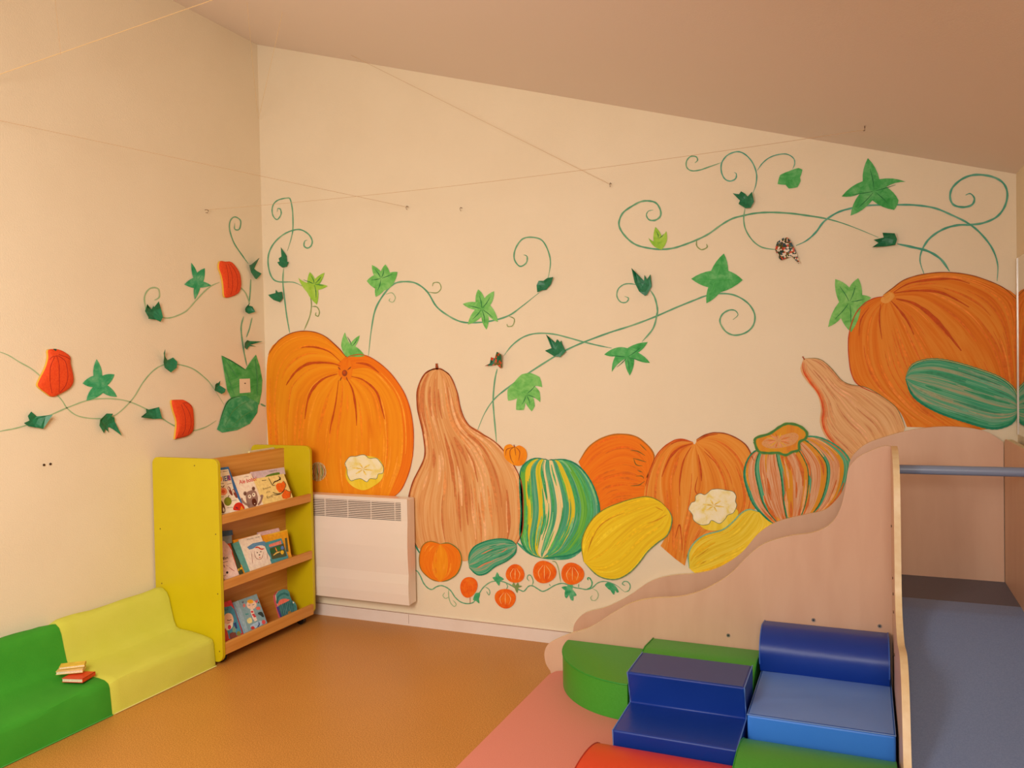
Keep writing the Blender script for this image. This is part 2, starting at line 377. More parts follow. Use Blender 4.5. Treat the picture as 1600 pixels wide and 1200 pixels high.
def pattypan(base, flower, c, name_label, lay):
    a = Art(backw); a.poly(base, P_yel2, lay, True); a.poly(flower, P_wht, lay+1, True); a.strip(list(flower)+[flower[0]], .8, flat(110, 120, 90), lay+2, 0)
    for ang in range(0, 360, 60):
        t = math.radians(ang+12); a.strip([(c[0]+2*math.cos(t), c[1]+2*math.sin(t)), (c[0]+9*math.cos(t), c[1]+6*math.sin(t)), (c[0]+17*math.cos(t), c[1]+10*math.sin(t))], 3.4, flat(232,206,110), lay+2, .6); a.strip([(c[0]+1*math.cos(t), c[1]+1*math.sin(t)), (c[0]+10*math.cos(t), c[1]+6*math.sin(t))], .8, D_yl, lay+3, .6)
    a.build('painted_squash', mural, name_label)
pattypan([(540,738),(545,718),(565,712),(590,716),(599,730),(597,748),(583,760),(567.5,766),(551,760),(542,750)],
 [(538.7,724),(546,714),(556,713),(563,711),(570,711),(577,716),(588,716),(594,722),(599,730),(598,739),(591,741),(588,748),(578,748),(573,753),(564,748),(556,749),(548,751),(543,742),(542,733)], (567,733), 'white scalloped squash painted low on the huge pumpkin', 7)
# --- tall gourd
g = [[(682,576),(665,582.7),(652.6,608),(652.6,639),(659.7,670.5),(664,701.6),(661,721),(645.5,752.6),(638.4,781),(639,815),(644,840),(653,856)],
 [(683,577),(672,585),(664,610),(666,645),(674,680),(680,712),(678,745),(668,790),(670,830),(680,872)],
 [(684,577),(682,600),(684,640),(695,680),(706,720),(712,760),(714,800),(718,840),(726,877)],
 [(686,577),(696,595),(703,640),(716,672),(742,700),(760,740),(768,790),(772,835),(766,870)],
 [(688,577),(702,585.5),(713.5,611),(720.6,642),(730.5,662),(744.6,673),(776,693),(801,724),(815.5,758),(817.5,801),(815.5,832),(803,856)]]
a = Art(backw); a.patch(g, P_tan, 2, sub=6)
rnd_strokes(a, g, [flat(178,92,40), flat(204,120,58), flat(240,196,140), flat(188,98,46), flat(244,206,156), flat(222,150,84)], 150, 3.2, (1.2, 4), 5, (.12, .35))
a.strip(g[0], 2.2, D_br, 5, .1); a.strip(g[4], 1.6, D_br, 5, .1); a.strip([(640,822),(644,842),(652,858),(657,866)], 2, D_tl, 5, .2)
a.strip([(683,578),(682,568)], 4, D_br, 5, 0, ends=(0, 0)); a.strip([(665,584),(676,577),(690,577),(703,587)], 2.2, D_br, 5, .4)
a.build('painted_gourd', mural, 'tall tan long-necked gourd painted right of the heater')
# --- small orange pumpkin
c = [(688,850),(700,851),(714,858),(721,876),(717,893),(704,905),(690,909),(676,906),(662,895),(655,880),(656,863),(664,851),(677,847)]
a = Art(backw); sp = [[(688,850),(672,846),(660,853),(655,872),(658,890),(672,904),(686,909)], [(688,850),(680,862),(677,880),(680,898),(687,909)], [(688,850),(697,862),(700,880),(697,898),(688,909)], [(688,850),(702,849),(717,860),(721,877),(715,895),(703,905),(690,909)]]
a.patch(sp, [P_or2, P_or, P_or2], 7); rnd_strokes(a, sp, [flat(232,124,10), flat(244,160,40), flat(220,110,20)], 24, 8, (1, 2), 8)
a.strip(sp[0], 1.4, flat(150,110,30), 9, .1); a.strip(sp[3], 1.4, flat(110,120,50), 9, .1); a.build('painted_pumpkin', mural, 'small orange pumpkin painted at the foot of the tall gourd')
# --- cucumber under the gourd
def gfrac(L, R, fr):
    L = resample(catmull(L, 6), 24); R = resample(catmull(R, 6), 24)
    return [[tuple(L[i]*(1-f)+R[i]*f) for i in range(24)] for f in fr]
def gcurves(L, R, k):
    L = resample(catmull(L, 6), 24); R = resample(catmull(R, 6), 24)
    return [[tuple(L[i]*(1-j/k)+R[i]*j/k) for i in range(24)] for j in range(k+1)]
cu = gcurves([(807,852),(799,845),(782.6,842),(762,845),(743,853),(734,864.7),(731.8,880)], [(807,853),(804.6,864.7),(792,876),(773,885.5),(759.5,896),(745.6,897.8),(733,887)], 7)
a = Art(backw); a.patch(cu, [P_teal, P_cuc, P_teal, P_cuc, P_teal, P_cuc, P_teal], 7, sub=2)
for p in ([(745,888),(758,881),(772,876)], [(752,866),(766,860),(784,856)], [(770,868),(784,862),(793,857)]): a.strip(p, 2.6, flat(206,130,90), 8, .5)
rnd_strokes(a, cu, [D_tl, flat(50,160,110), flat(160,190,150)], 26, 8, (1, 2.4), 9)
a.strip(cu[0], 2, D_tl, 9, .1); a.strip(cu[-1], 2, D_tl, 9, .1); a.build('painted_cucumber', mural, 'stubby green cucumber painted beside the striped melon')
# --- striped green melon
me_ = gcurves([(856.5,719),(840,716),(826,720),(814,733),(812,760),(814,801),(812.6,838),(824,862),(846,871.6)], [(857,719),(883.5,718.6),(906,730),(926,758),(936.7,795),(930,828),(915,850),(895,866),(848,872)], 13)
a = Art(backw); a.poly([(806,846),(830,868),(875,875),(903,866),(932,830),(880,855),(830,858)], P_teal, 1, True)
a.patch(me_, [P_grn, P_lime, P_teal, P_lime, P_crm, P_teal, P_crm, P_teal, P_lime, P_teal, P_grn, P_leafD, P_teal], 2, sub=2)
rnd_strokes(a, me_, [D_tl, flat(50,160,90), flat(110,190,70), flat(160,206,150), flat(70,176,110)], 110, 3.3, (1.2, 3), 11)
a.strip(me_[0], 2, D_tl, 5, .1); a.strip(me_[-1], 2.4, D_tl, 5, .1); a.build('painted_melon', mural, 'round melon painted in green and yellow vertical stripes')
# --- mini pumpkin
a = Art(backw); a.poly([(787,705),(789,697),(797,694),(804,698),(812,696),(821,702),(823.5,713),(818,725),(808,728),(798,724),(789,716)], P_or, 6, True)
for p in ([(804,698),(797,704),(798,716),(803,725)], [(805,698),(812,706),(810,720)], [(804,698),(806,712)], [(804,699),(792,702),(790,712)]): a.strip(p, 1.1, D_br, 7, .3)
a.strip([(804,699),(803,695)], 1.6, D_br, 8, 0, ends=(0,0)); a.build('painted_pumpkin', mural, 'tiny orange pumpkin painted on the shoulder of the tall gourd')
# --- orange ball pumpkin
oc = [[(1010,745),(1022,712),(1001,686.6),(977.7,678.7),(950,681),(922.5,696),(904,722)], [(1012,750),(1010,722),(990,702),(965,700),(935,715),(912,740)], [(1012,755),(1005,745),(985,735),(960,735),(935,745),(920,760)], [(1012,765),(995,768),(975,765),(955,768),(937,780),(931,786)], [(1012,772),(1000,780),(980,785),(965,788),(950,796),(938,804)]]
a = Art(backw); a.patch(oc, [P_or2]*4, 0)
rnd_strokes(a, oc, [flat(236,106,8), flat(222,104,10), flat(206,106,22)], 50, 1, (1, 2.6), 12)
for p in ([(985,704),(996,705),(1008,712)], [(989,716),(1000,719),(1010,722)], [(990,716),(994,726),(1004,728)], [(994,744),(1003,744),(1006,748)], [(985,759),(998,758),(1007,752)], [(996,735),(1004,738)], [(1000,694),(1010,704)]): a.strip(p, 2, flat(120,96,30), 1.6, .6)
a.strip(oc[0], 2, flat(176,106,20), 1.6, .1); a.build('painted_pumpkin', mural, 'plain round orange pumpkin painted behind the yellow squash')
# --- middle large pumpkin
mp_ = [[(1083,691),(1063,686),(1046,692),(1029,707),(1018,728),(1008,760),(1008,790),(1030,815),(1040,835),(1032,853)],
 [(1083,692),(1055,698),(1040,720),(1033,750),(1038,790),(1045,830),(1042,862)], [(1084,694),(1070,710),(1062,750),(1063,790),(1060,830),(1056,874)],
 [(1086,694),(1092,720),(1096,760),(1085,800),(1074,840),(1070,884)], [(1087,692),(1110,715),(1130,760),(1125,800),(1095,830),(1074,866)],
 [(1088,690),(1120,696),(1150,730),(1162,780),(1150,815),(1110,830),(1080,850)], [(1088,687),(1103,679),(1120,676),(1141,680),(1165,695),(1178,720),(1185,780),(1165,812),(1130,832),(1084,845)]]
a = Art(backw); a.patch(mp_, [P_or3, P_orR, P_or3, P_or3, P_or3, P_or3], 2)
for p, wd in (([(1082,693),(1062,700),(1046,716),(1034,745)], 4), ([(1080,690),(1063,688),(1048,694)], 3), ([(1080,698),(1068,720),(1062,752),(1062,775)], 2.6), ([(1091,710),(1095,735),(1096,752)], 3), ([(1088,690),(1104,681),(1122,678)], 2.6), ([(1100,705),(1120,725)], 1.6), ([(1090,745),(1086,765),(1092,775)], 1.8), ([(1055,840),(1062,820),(1066,860)], 2)): a.strip(p, wd, D_or, 5, .5)
rnd_strokes(a, mp_, [flat(214,104,20), flat(236,156,70), flat(206,96,24), flat(228,132,44)], 90, 3.2, (1, 2.8), 13)
a.strip(mp_[0][:6], 1.6, D_or, 6, .1); a.strip(mp_[-1][:6], 1.8, D_br, 6, .1)
a.build('painted_pumpkin', mural, 'wide orange pumpkin with a drooping point painted in the middle')
pattypan([(1092,812),(1100,826),(1120,829),(1140,822),(1152,808),(1150,795),(1120,790)],
 [(1075.5,796),(1080,786),(1086,783),(1087,775),(1094,771),(1101,773),(1107,769),(1112,765),(1124,764),(1135,766),(1145,768),(1150,775),(1149,783),(1151,790),(1146,801),(1137,805),(1133,811),(1124,818),(1112,813),(1107,819),(1095,820),(1084,813),(1082,804)], (1115,790), 'white scalloped squash painted on the middle orange pumpkin', 7)
# --- yellow squashes
yq = gcurves([(1040,792),(1030,783),(1011.7,776),(990,779),(969,785.4),(943.7,796),(925,812),(912,835),(908.7,855),(912,878)], [(1041,793),(1049,805),(1049,820),(1042,837),(1028.7,847),(1011.7,862),(999,879),(982,896),(960.7,905.4),(935,900),(914,880)], 4)
a = Art(backw); a.patch(yq, P_yel, 8, sub=5)
for p in ([(1011,818),(1028,812),(1042,804)], [(1024,792),(1036,798)], [(922,850),(934,826),(950,812),(976,801)], [(918,862),(926,838)]): a.strip(p, 2, flat(206,140,16), 10, .6)
rnd_strokes(a, yq, [flat(228,184,16), flat(244,214,50), flat(236,196,22)], 50, 9, (1, 3), 14)
a.strip(yq[0], 1.4, flat(130,130,40), 11, .1); a.strip(yq[-1], 1.8, flat(110,140,80), 11, .1); a.build('painted_squash', mural, 'fat yellow squash painted left of the middle pumpkin')
yq2 = gcurves([(1185,800),(1171,796),(1158,802),(1145.6,815),(1128.6,828),(1101,836),(1084,849),(1075.5,866),(1077,888)], [(1186,800),(1200,814),(1215,825),(1205,850),(1170,880),(1130,895),(1100,898),(1085,895),(1078,889)], 4)
a = Art(backw); a.patch(yq2, P_yel2, 8, sub=5); rnd_strokes(a, yq2, [flat(222,172,14), flat(244,214,60), flat(230,184,20)], 40, 9, (1, 3), 15)
for p in ([(1086,872),(1098,864),(1107,857)], [(1094,882),(1104,876)]): a.strip(p, 2, flat(206,150,16), 10, .6)
a.strip(yq2[0], 2.2, flat(130,180,140), 11, .1); a.build('painted_squash', mural, 'long yellow squash painted against the wavy panel')
# --- striped turban melon
tm = gfrac([(1225,706),(1190,702),(1172,712),(1162.5,737.5),(1167.5,765),(1180,792.5),(1207.5,818),(1235,835)], [(1228,706),(1250,686),(1270,682),(1292,688),(1315,703),(1328,722),(1325,752),(1310,782),(1285,805),(1240,836)], [0,.03,.11,.15,.24,.34,.375,.45,.55,.60,.63,.72,.78,.81,.90,.94,1])
a = Art(backw); a.patch(tm, [P_teal, P_rust, P_teal, P_rust, P_rust, P_teal, P_gold, P_rust, P_gold, P_teal, P_rust, P_gold, P_teal, P_rust, P_gold, P_teal], 5, sub=2)
rnd_strokes(a, tm, [flat(200,84,20), flat(236,196,156), flat(214,160,30), flat(186,84,40), flat(220,130,60)], 90, 6.3, (1.6, 4.2), 16, (.1, .35))
for j in (2, 5, 9, 12): a.strip(tm[j], 1.6, D_gr, 7.5, .2)
a.strip(tm[0], 2.4, D_tl, 7.6, .05); a.strip(tm[16], 2.6, flat(60,150,110), 7.6, .05)
cap = [(1178.7,690),(1182.5,683.7),(1202.5,677.5),(1217.5,667.5),(1230,662),(1247.5,665),(1260,675),(1258.7,685),(1249,691),(1248,703),(1238,706),(1227.5,711),(1215,707.5),(1200,708),(1185,705)]
a.poly(cap, P_gold, 9, True); a.poly([(1190,693),(1200,684),(1222,680),(1240,676),(1248,682),(1240,694),(1218,700),(1200,700)], paint('paint_cap_pink', [rgb(206,130,60), rgb(224,160,110), rgb(226,176,60)], 60, 60, seed=44), 9.5, True); a.strip(cap+[cap[0]], 4.2, flat(96,140,50), 11, 0); a.strip(cap+[cap[0]], 1.6, flat(60,120,70), 12, 0)
for k in range(14):
    t = math.pi*2*k/14; a.strip([(1216+5*math.cos(t), 688+3*math.sin(t)), (1216+14*math.cos(t)+6*math.cos(t), 688+12*math.sin(t))], 1.8, (flat(226,150,110), flat(206,110,40), flat(224,170,40))[k % 3], 10, .5)
a.build('painted_melon', mural, 'melon with rust, gold and green stripes and a knobbly cap painted beside the wavy panel')
# --- leaning gourd
g2 = gcurves([(1256,560),(1250.5,577.5),(1260,595),(1276,615),(1282.5,637.5),(1281,660),(1290,682.5),(1310,702.5),(1330,722)], [(1258,560),(1280,561),(1297.5,574),(1315,594),(1330,601),(1355,606),(1382.5,622.5),(1402.5,640),(1414,668)], 5)
a = Art(backw); a.poly([(1330,722),(1414,667),(1405,700),(1360,730)], P_tan2, 3); a.patch(g2, P_tan2, 4, sub=4)
rnd_strokes(a, g2, [flat(200,134,84), flat(240,196,150), flat(216,150,96), flat(190,120,76)], 70, 5, (.9, 2), 17, (.15, .4))
for k, o_ in enumerate((1.5, 4, 7)): a.strip([(1253+o_,566),(1254+o_,580),(1264+o_,597),(1278+o_,616),(1285+o_,640),(1284+o_,662),(1294+o_,684),(1318+o_*.6,706)], 2.4-k*.5, (flat(214,84,34), flat(222,120,60), flat(226,140,80))[k], 6, .2)
a.strip(g2[-1], 1.2, flat(140,120,70), 6, .1); a.strip([(1257,562),(1254,557)], 2, D_br, 6, 0, ends=(0, 0)); a.build('painted_gourd', mural, 'pale pear-shaped gourd leaning left, painted under the right-hand pumpkin')
# --- right big pumpkin
bp = [[(1382,463),(1366,466),(1350,475),(1336,492),(1327,520),(1325.7,548),(1330,582),(1342,602),(1375,617),(1405,642),(1417,667)],
 [(1384,466),(1360,490),(1350,520),(1352,560),(1370,600),(1410,640),(1450,668)], [(1386,467),(1380,500),(1385,540),(1400,590),(1440,640),(1490,670)],
 [(1388,467),(1410,500),(1425,530),(1450,580),(1490,640),(1530,672)], [(1390,465),(1430,475),(1465,505),(1500,550),(1540,620),(1565,668)],
 [(1392,462),(1440,452),(1490,470),(1530,500),(1565,560),(1580,660)], [(1393,460),(1420,445),(1470,435),(1520,445),(1560,470),(1580,520),(1590,640)],
 [(1380,461),(1395,450),(1412.5,437.5),(1440,429),(1475,425.5),(1512.5,429),(1545,439),(1570,451),(1590.5,470),(1591,560),(1591,650)]]
def cl(c): return [(min(x, 1591), y) for x, y in c]
a = Art(backw); a.patch([cl(c) for c in bp], [P_orR, P_orR, P_orR, P_orR, P_orR, P_orR, P_orR], 2)
a.poly([(1376,470),(1381,460),(1390,456),(1398,462),(1392,470),(1384,474)], P_or3, 3, True)
for p, wd in (([(1400,467),(1425,473),(1448,487),(1470,508),(1488,530),(1502,548)], 7), ([(1392,470),(1405,484),(1418,502),(1428,523)], 4), ([(1397,458),(1430,454),(1465,456),(1490,466),(1514,480)], 4.5), ([(1396,457),(1420,443),(1455,437),(1490,436),(1515,443)], 4), ([(1376,475),(1374,500),(1378,530)], 2.4), ([(1358,480),(1345,500),(1342,525)], 2)): a.strip(p, wd, D_or, 5, .5)
rnd_strokes(a, [cl(c) for c in bp], [flat(206,92,14), flat(236,148,60), flat(214,104,20), flat(232,132,40)], 130, 3.2, (1, 3), 18)
a.strip(bp[0][:9], 1.6, flat(190,70,30), 6, .1); a.strip(cl(bp[7])[:9], 1.4, flat(150,70,20), 6, .1)
a.build('painted_pumpkin', mural, 'huge orange pumpkin painted high at the right end of the wall')
cc = gcurves([(1415,590),(1425,571),(1450,562),(1480,563.7),(1525,576),(1566,592),(1587,612),(1590.5,636)], [(1415,592),(1428,620),(1462.5,642.5),(1512.5,660),(1550,669.5),(1576,664),(1588,652),(1590.5,638)], 9)
a = Art(backw); a.patch(cc, [P_teal, P_cuc, P_teal, P_cuc, P_cuc, P_teal, P_cuc, P_cuc, P_teal], 8, sub=3)
rnd_strokes(a, cc, [flat(16,140,90), flat(196,160,124), flat(110,180,150), flat(30,126,90), flat(150,170,140)], 70, 9, (1.4, 3.6), 19, (.15, .5))
a.strip(cc[0], 3.4, D_tl, 11, .1); a.strip(cc[-1], 3.4, D_tl, 11, .1); a.strip(cc[0], 1.2, flat(180,176,110), 12, .1)
a.build('painted_cucumber', mural, 'large striped green cucumber painted across the right-hand pumpkin')
# --- vines
def vine(plane, parent, label, lst, m=None, wd=3, lay=1):
    a = Art(plane)
    for it in lst:
        if isinstance(it, tuple) and not isinstance(it[0], (tuple, list, int, float)): pass
        pts, w2, mm = it if (isinstance(it, tuple) and len(it) == 3 and isinstance(it[0], list)) else (it, wd, m)
        a.strip(pts, w2*.88, mm or m, lay, .12); lay += .15
    a.build('painted_vine', parent, label)
vine(backw, mural, 'thin painted vine with two curls rising above the huge left pumpkin', [
 ([(433,331),(434,326),(438,327),(439,335),(433,343),(427,338),(425,328),(428,318),(436,312),(449,309.4),(453.6,312),(457,330),(457.6,356),(455,372),(449,392)], 2, P_vine),
 ([(480,375),(476,377),(475,384),(480,387.6),(486,384),(487.6,376),(482,366),(470,359),(457,360),(442,367),(428,380),(420,396),(419,414),(424,432),(434,440),(458,441),(472,447)], 2.4, P_vine),
 ([(443,419),(442,442),(445,470),(448,494),(452.6,520)], 2.2, P_vine), ([(485,464),(486.6,476),(484,494),(475,516)], 1.8, P_vineO), ([(487,479),(495,479.6),(499,487),(497,494),(493,492),(494,488)], 1.8, P_vineO)])
vine(backw, mural, 'wavy painted vine running from the huge pumpkin to a large curl in the middle', [
 ([(575.6,556),(580,516),(587,482),(602.5,456),(616.6,443),(633.6,440),(650.6,443),(667.6,456),(682,479),(701.6,494),(721.5,503),(744,504),(769.6,501),(795,493),(815,479),(842,457.5)], 2.8, P_vine),
 ([(856,436),(860,411),(856,391),(846,375),(829,370.6),(815,374.5),(805,389.6),(803.6,405),(812,416),(822,411),(823.5,401),(818,398)], 2.4, P_vine),
 ([(667.6,456),(682,457.5),(689,450.5),(686,442),(677.5,442),(675.6,447.6)], 1.6, P_vineO), ([(602.5,460),(612,457.5),(617.5,464.6),(614,472),(608,470),(609.6,466)], 1.4, P_vineF), ([(795,494),(803.6,498.6),(801,508.6),(793.7,510),(792,506)], 1.6, P_vineO)])
vine(backw, mural, 'crossing painted vines climbing from the tall gourd to the star leaf', [
 ([(776,694),(771.6,646),(770.5,623),(773,594),(777,576)], 2.4, P_vine), ([(787.4,555.5),(800,539.6),(817.6,526.7),(837.8,521),(863.6,521.8),(889.5,528),(912.5,534.5),(935.5,540),(956,544)], 2.4, P_vine),
 ([(745.8,673),(757,646),(771.6,624.5),(791.8,607),(826,582.8),(866.5,557),(886.6,546),(912.5,534.5),(952.8,519.5),(987,508.6),(1021.8,495.6),(1056,480.7),(1085,469),(1103.7,462),(1125,458.6),(1148,461.4),(1168.4,473.5),(1179,490.8),(1177,508),(1165.5,519.5),(1148,523.8),(1134,518),(1125,503.7),(1128,492),(1138,485),(1148,485),(1153,492),(1145.4,499.4)], 2.8, P_vine),
 ([(975.8,463),(982,466),(978.6,472),(970,472),(964,463.4),(965.7,452),(974,444.8),(984.4,443.3),(996,445.3)], 2, P_vine), ([(1016,453.4),(1023,465),(1027,482),(1026,493.6),(1020,513.8),(1003,534)], 2.8, P_vine)])
vine(backw, mural, 'long painted vine sweeping across the upper right of the wall', [
 ([(1020.7,328),(1013,330),(1010,336.4),(1014.4,343.4),(1024,343.9),(1031.8,337.5),(1031.4,326.9),(1025,317.3),(1014.4,314),(1001.6,315),(986.7,322.6),(973,333),(967,348),(970.8,361),(982.5,374.7),(995,383),(1012,387.4),(1031.4,389.6),(1050.5,388),(1067.5,383),(1088.7,374.7),(1107.9,365),(1127,351.3),(1144,341.7),(1161,337),(1180,333.2),(1203.5,331.8),(1233,333.2),(1258.7,336.4),(1287.5,341),(1312.5,347.5),(1340,357.5),(1372.5,371)], 3, P_vine),
 ([(1402,381),(1425,386),(1450,392.5),(1470,405),(1483.7,424)], 4, P_vineT), ([(1088.7,374.7),(1088.7,384),(1096,390),(1104.7,386.4),(1103.6,381)], 2, P_vineO),
 ([(1164,325.8),(1162,341.7),(1165,358.7),(1175.9,375.7),(1190.7,386.4),(1212,390)], 2.2, P_vine),
 ([(1243.7,383.7),(1260,376),(1275,362.5),(1287.5,346),(1307.5,332.5),(1327.5,326),(1355,321),(1400,320),(1430,320.5),(1460,325),(1485,335),(1512.5,348.7),(1532.5,365),(1550,387.5),(1558.7,412.5),(1558,439)], 3.2, P_vineT)])
vine(backw, mural, 'three painted tendril curls near the top of the wall by the ceiling', [
 ([(1176,302.4),(1181,288.6),(1182,271.6),(1176,254.6),(1165,241.9),(1152.5,237),(1137.6,241.9),(1128,253.6),(1127,267.4),(1132,279),(1140.8,282.9),(1149.3,279),(1150.4,271.6),(1147,269.5)], 2.2, P_vineT),
 ([(1128,253.6),(1110,260),(1093,265.7),(1080,266.7),(1072.8,261),(1072.8,251.4),(1079,244.6),(1087.7,245),(1089.8,250.4),(1085.6,254.6)], 2, P_vine),
 ([(1183.3,266.3),(1190.7,255.7),(1201,247),(1214,241.9),(1229,240.8),(1239.6,247),(1241.7,255.7),(1238.6,264)], 1.8, P_vineT)])
vine(backw, mural, 'big painted spiral curl above the right-hand pumpkin', [
 ([(1508.7,305),(1516,302.5),(1522.5,310),(1518.7,320),(1505,323.7),(1490,320),(1484.5,307.5),(1488.7,292.5),(1505,278.7),(1525,273),(1550,276),(1567.5,286),(1574,302.5),(1570,322.5),(1557.5,338.7),(1537.5,348),(1517.5,351),(1495,352),(1472.5,358.7),(1452.5,372.5),(1441,390),(1437.5,407.5),(1443.7,428)], 3.6, P_vineT)])
low = [([(649.6,908.8),(646,909),(643.4,905),(642.8,897),(646.7,891.4),(652.4,893),(656.9,900.4),(661.4,910.5),(668,918.4),(674.9,921),(681.6,917),(689.5,915),(698.5,918.4),(705,924),(710.9,933),(718.7,940),(727.7,943),(735.6,942.6),(741,939.7),(748,928.5),(754.7,918.4),(763.7,911),(772.7,908),(786,909),(797.5,914),(806.5,919.5),(812.5,922),(818.7,923.7),(826,916),(832.5,915.6),(840,920),(847.5,924),(856,921),(866,915),(877.5,911.5),(887.5,913.7),(897.5,918),(907.5,919.7),(916,921),(925,918.7),(933.7,911),(942.5,908.5),(952.5,910),(963.7,915),(971,921),(976,925)], 2, P_vine),
 ([(700.7,919.5),(701,932),(704,942),(709.7,947.6),(712.5,944),(707.5,937.5)], 1.5, P_vineF), ([(701,933),(696,935),(692,930.7),(695,925.7)], 1.3, P_vineF), ([(758,917),(763.7,920.6),(765.4,926),(763.7,929.6),(760,924)], 1.4, P_vine),
 ([(831,915),(833,908.7),(830,900),(825.6,898.7),(823.7,903.7),(827,908)], 1.6, P_vine), ([(916,921),(923,917.5),(925,910),(921,903),(918,903.7),(919.4,907)], 2.2, P_leafT), ([(925,919.4),(932.5,923.7),(934.7,931),(931,937.5),(925,938),(923,933.7),(926,930)], 1.4, P_vineF),
 ([(976,925),(982.5,922.5),(984.7,915),(981,909.4),(975,908.7),(972.5,912.5),(977,915)], 1.8, P_vine), ([(862.5,877),(868.7,879),(873,891),(876,910)], 1.4, P_vineO), ([(858,912.5),(860,915.6)], 1.2, P_vine), ([(904,912.5),(904,918)], 1.6, P_vine), ([(734.5,933),(734.5,943)], 1, D_br), ([(790,910),(793,916),(791,921)], 1.4, P_vine)]
vine(backw, mural, 'low painted tendril along the wall above the skirting board', low)
for i, (cx, cy, rx, ry, lb) in enumerate(((732.3,917.3,13.4,16.4,'leftmost of the five little orange pumpkins painted low on the wall'), (804.8,896.5,14.6,14.6,'little orange pumpkin painted just below the green cucumber'),
   (789.5,935,16.6,15.3,'lowest of the five little orange pumpkins painted on the tendril'), (850.5,893.8,18.4,17.6,'little orange pumpkin painted right below the striped melon'), (894.3,896.5,18,17.2,'rightmost of the five little orange pumpkins painted low on the wall'))):
    a = Art(backw); a.poly(circ(cx, cy, rx, ry, 26, .25, .035), paint('paint_small_pumpkin', [rgb(222,80,6), rgb(238,104,10), rgb(242,128,24)], 9, 9, seed=25), 6)
    for k in (-1, 0, 1): a.strip([(cx+k*2, cy-ry*.6), (cx+k*rx*.5, cy), (cx+k*rx*.35, cy+ry*.6)], 1.1, D_lt if i != 0 else flat(232,110,20), 7, .5)
    a.build('painted_pumpkin', mural, lb)
# --- leaves
def bulge(T, b=.12, n=4):
    """closed outline through points with outward-bowed edges"""
    out = []; N = len(T); cx = sum(p[0] for p in T)/N; cy = sum(p[1] for p in T)/N
    for i in range(N):
        p, q = np.array(T[i], float), np.array(T[(i+1) % N], float); mid = (p+q)/2; e = q-p; nn = np.array([-e[1], e[0]])
        if np.dot(nn, mid-np.array([cx, cy])) < 0: nn = -nn
        c_ = mid+nn*b
        for k in range(n):
            t = k/n; out.append(tuple((1-t)**2*p+2*t*(1-t)*c_+t*t*q))
    return out
def leaf(plane, parent, label, pts, m, tips=None, vein=None, b=.12, lay=3):
    a = Art(plane); a.poly(bulge(pts, b), m, lay)
    cx = sum(p[0] for p in pts)/len(pts); cy = sum(p[1] for p in pts)/len(pts)
    if tips is None: tips = pts[0::2]
    for t in tips: a.strip([(cx+(t[0]-cx)*.05, cy+(t[1]-cy)*.05), (cx+(t[0]-cx)*.35+1, cy+(t[1]-cy)*.35), (cx+(t[0]-cx)*.68, cy+(t[1]-cy)*.68)], 1.5, vein or D_gr, lay+1, .6, n=3)
    a.build('painted_leaf', parent, label)
leaf(backw, mural, 'lime leaf painted above the huge left pumpkin', [(466,434),(480,442),(484,425),(492,436),(507,426),(499,444),(512,447),(497,453),(495,476),(480,457)], P_leafY)
leaf(backw, mural, 'bright green leaf painted at the top of the wavy vine', [(581,414),(595,424),(602,413),(609,426),(621,425),(613,446),(600,454),(587,464),(586,451),(573,439),(584,430)], P_leaf, tips=[(581,414),(602,413),(621,425),(587,464),(573,439)])
leaf(backw, mural, 'six-pointed green leaf painted in the dip of the wavy vine', [(747,452),(757,466),(772,455),(766,477),(778,503),(763,493),(760,515),(752,495),(731,507),(742,484),(723,475),(743,472)], P_leaf, b=.16)
leaf(backw, mural, 'small green leaf painted just behind the top of the huge pumpkin', [(539,519),(547,537),(562,524),(555,541),(570,556),(552,557),(540,557),(533,540)], P_leaf, tips=[(539,519),(562,524)])
leaf(backw, mural, 'fingered light green leaf painted above the striped melon', [(803,598),(815,585),(829,582.8),(843.4,589.4),(847,605),(835,603),(843,612),(844,628.5),(833,620.6),(835.5,634.7),(830.6,642.7),(820.7,629),(818.5,640.4),(806.5,640.4),(808,622),(801,624.8),(793.8,626),(793,609)], P_leaf, tips=[(843,596),(843,624),(831,640),(812,640)], b=.08)
leaf(backw, mural, 'drooping five-fingered green leaf painted where two vines meet', [(944,554),(964,543),(980,544),(1012,534.5),(997,551),(1015.5,567),(991,561),(984,587),(976,561),(956,581),(961,557)], P_leafD, tips=[(944,554),(1012,535),(1015,567),(984,587),(956,581)], b=.14)
leaf(backw, mural, 'four-pointed green star leaf painted on the long climbing vine', [(1131,396),(1138,423),(1160.6,437.6),(1125,457),(1103.7,474),(1106.6,449),(1080,435.6),(1111,423)], P_leafD, vein=flat(60,160,70))
leaf(backw, mural, 'small lobed green leaf painted under the top right tendril', [(1215,287.5),(1218.7,273.7),(1232.5,267.5),(1247.5,262.5),(1253.7,265),(1250,277.5),(1251,282.5),(1246,292.5),(1232.5,294.5),(1227.5,288.7)], P_leafD, tips=[], b=.06)
leaf(backw, mural, 'large five-pointed green leaf painted near the ceiling on the right', [(1356,247),(1374,280),(1415,284),(1385,292),(1404,313),(1397,328),(1363,313),(1329,337),(1343,303),(1315,307),(1348,283)], P_leafD, tips=[(1356,247),(1415,284),(1397,327),(1329,337),(1315,307)], b=.15)
leaf(backw, mural, 'green leaf painted beside the top of the right-hand pumpkin', [(1305,436),(1327,449),(1341,434.5),(1347,461),(1361,465),(1345,480),(1330,519),(1314,497),(1294,511),(1311,472)], P_leaf, b=.14)
leaf(backw, mural, 'small three-pointed lime leaf painted on the sweeping upper vine', [(1013,371.5),(1021,377),(1024,354.5),(1034,369),(1041,361),(1042,376),(1034,390),(1022,385)], P_leafY, tips=[(1024,356),(1041,362)])
